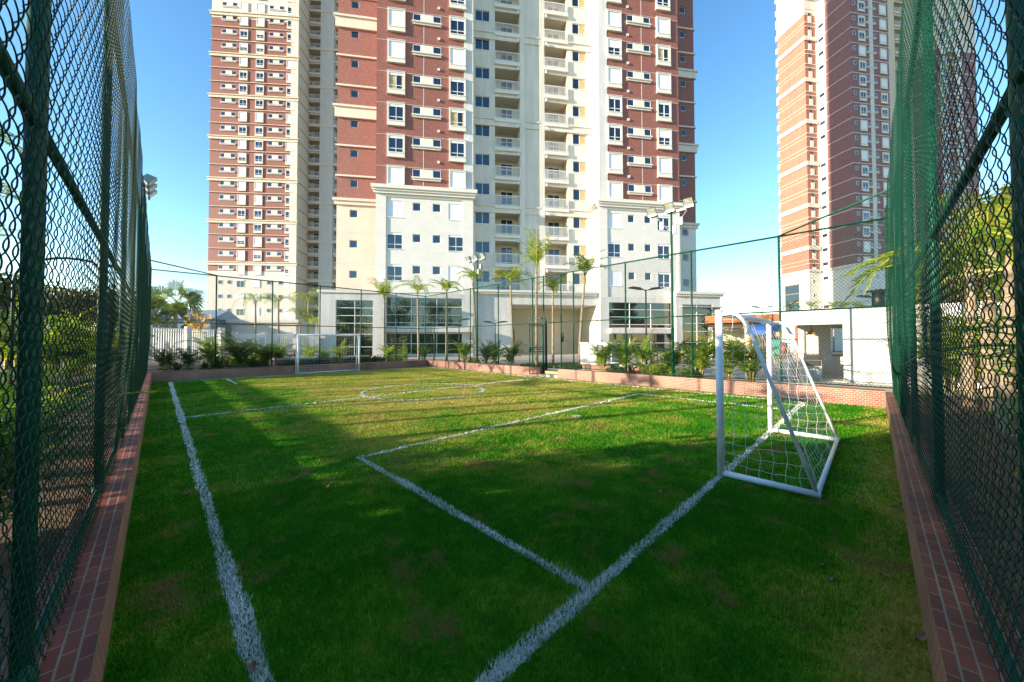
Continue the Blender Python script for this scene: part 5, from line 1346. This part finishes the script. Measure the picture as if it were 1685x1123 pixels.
SH = [meshes('a', *shrub(1, 420, .5, .42), 'bark', 'hedge'), meshes('a', *shrub(2, 520, .65, .5), 'bark', 'arecag'), meshes('a', *agave(3), 'cane', 'palm')]
gS = 'low shrubs in the bed behind the far wall'
for i, (px, Y, k, s, lb) in enumerate([(292, 22.6, 2, 1.2, 'spiky agave left of the small dark areca palm'), (338, 22.4, 2, 1.0, 'spiky agave right of the small dark areca palm'), (362, 22.3, 2, 1.3, 'spiky agave behind the second post of the far fence'), (378, 22.9, 1, 1.1, 'leafy shrub left of the largest dark areca'),
        (412, 22.8, 1, 1.2, 'leafy pale shrub right of the largest dark areca'), (428, 22.1, 0, .9, 'low dark shrub by the third fence post'), (480, 22.1, 0, .8, 'low dark shrub at the foot of the far goal left post'), (505, 22.2, 0, .8, 'low dark shrub behind the left of the goal mouth'),
        (530, 22.2, 0, .9, 'low dark shrub behind the middle of the goal mouth'), (580, 22.2, 0, .9, 'low dark shrub behind the right goal post'), (606, 22.4, 0, 1.1, 'round dark shrub right of the far goal'), (622, 22.5, 0, 1.0, 'round dark shrub left of the dry palm'), (652, 22.1, 1, .8, 'pale shrub close to the cage corner')]):
    x, y = on_Y(px, Y); plant('shrub', lb, 'shrub', CT(x, y, GZ), i*1.3, SH[k], s, gS)
gS2 = 'low shrubs along the sunlit wall'
for i, (px, X, k, s, lb) in enumerate([(780, 13.3, 1, .7, 'low shrub at the foot of the second floodlight'), (1012, 13.4, 0, .8, 'low shrub between the squat palm and the lamp palms'), (1072, 13.4, 1, .8, 'low shrub right of the low bushy palm'), (1088, 13.5, 1, .9, 'low shrub in front of the wooden armchair'), (1122, 13.4, 1, .8, 'low shrub in front of the wooden bench'), (1137, 13.3, 0, .7, 'low shrub at the post left of the near goal')]):
    x, y = on_X(px, X); plant('shrub', lb, 'shrub', CT(x, y, GZ), i*1.7, SH[k], s, gS2)
# long grass of the little garden lawn behind the gate
hb = MB(); r3 = random.Random(4)
for k in range(5200):
    X, Y = r3.uniform(14.4, 16.2), r3.uniform(10.4, 14.0); a = r3.uniform(0, 6.28); h = r3.uniform(.06, .2); dx, dy = math.cos(a)*.02, math.sin(a)*.02
    hb.quad((X-dx, Y-dy, GZ), (X+dx, Y+dy, GZ), (X+r3.gauss(0, .03), Y+r3.gauss(0, .03), GZ+h))
o = hb.build('ground_cover', M['hedge']); o.rotation_euler = (0, 0, ANG); o['kind'] = 'stuff'; tag(o, 'rough green ground cover behind the open gate', 'ground cover')
# fallen leaves
def dry_leaf(label, X, Y, rz, s, group='fallen leaves'):
    mb = MB(); n = 6
    for k in range(n):
        a, b2 = k/n, (k+1)/n; w = lambda q: .035*math.sin(q*math.pi)**.7; c = lambda q: .02+.02*math.sin(q*5)
        mb.quad((a*.14, -w(a), c(a)+.015), (b2*.14, -w(b2), c(b2)+.015), (b2*.14, 0, c(b2)), (a*.14, 0, c(a))); mb.quad((a*.14, 0, c(a)), (b2*.14, 0, c(b2)), (b2*.14, w(b2), c(b2)+.02), (a*.14, w(a), c(a)+.02))
    o = mb.build('dry_leaf', M['dryleaf']); o.location = CT(X, Y, .012); o.rotation_euler = (0, 0, rz); o.scale = (s,)*3; tag(o, label, 'leaf', group)
def ground_px(px, py): d = CAM_H*F_PX/(py-HOR); x = (px-CX)/F_PX*d; return court_of(x, d)
for (px, py, s, lb) in [(312, 820, 1.3, 'dry leaf lying beside the left touchline halfway down'), (422, 1087, .5, 'dark dry leaf lying on the near end of the left touchline'), (1458, 838, .8, 'dry leaf at the foot of the right kerb wall'), (1520, 1050, .7, 'dry leaf in the bare strip at the bottom right')]:
    X, Y = ground_px(px, py); dry_leaf(lb, X, Y, px*.37, s)
r8 = random.Random(8)
for k in range(22):
    if k % 3: X, Y = r8.uniform(1.2, 7.5), r8.uniform(-.1, .35)
    else: X, Y = r8.uniform(.6, 9), r8.uniform(.8, 6)
    dry_leaf('small dry leaf fallen on the turf near the kerbs', X, Y, r8.uniform(0, 6.3), r8.uniform(.25, .5), 'small leaves fallen along the kerbs')
# ------------------------------------------------------------------ LIGHT, SKY, CAMERA
SUN_EL, TR = R(12.8), Vector((.930, .3665))        # TR: the way the light travels over the ground
sd = bpy.data.lights.new('sun', 'SUN'); sd.energy = 5.0; sd.angle = R(.53); sd.color = (1.0, .86, .67)
so = bpy.data.objects.new('sun', sd); COL.objects.link(so)
dirv = Vector((TR.x*math.cos(SUN_EL), TR.y*math.cos(SUN_EL), -math.sin(SUN_EL))).normalized()
so.rotation_euler = dirv.to_track_quat('-Z', 'Y').to_euler(); so.location = (-40, -16, 20)
w = bpy.data.worlds.new('World'); sc.world = w; w.use_nodes = True
tw_ = w.node_tree; bg = tw_.nodes['Background']; sky = tw_.nodes.new('ShaderNodeTexSky'); sky.sky_type = 'NISHITA'; sky.sun_disc = False
sky.sun_elevation = SUN_EL; sky.sun_rotation = math.atan2(-TR.x, -TR.y); sky.altitude = 600; sky.air_density = 1.0; sky.dust_density = .12; sky.ozone_density = 1.2
hs = tw_.nodes.new('ShaderNodeHueSaturation'); hs.inputs['Saturation'].default_value = 1.28; hs.inputs['Hue'].default_value = .499; hs.inputs['Value'].default_value = 1.1; tw_.links.new(sky.outputs[0], hs.inputs['Color'])
tw_.links.new(hs.outputs[0], bg.inputs['Color']); bg.inputs['Strength'].default_value = .15
cd = bpy.data.cameras.new('camera'); co = bpy.data.objects.new('camera', cd); COL.objects.link(co); sc.camera = co
cd.sensor_width = 36; cd.lens = 36*F_PX/1685; cd.clip_start = .05; cd.clip_end = 4000; cd.shift_y = -12.4/1685
co.location = (0, 0, CAM_H); co.rotation_euler = (R(90)+.0215, R(.12), 0)
sc.view_settings.view_transform = 'Standard'; sc.view_settings.look = 'None'; sc.view_settings.exposure = 1.3; sc.view_settings.gamma = 1
sc.render.resolution_x, sc.render.resolution_y = 1024, 682
sc.cycles.max_bounces = 8; sc.cycles.transparent_max_bounces = 12; sc.cycles.use_denoising = True
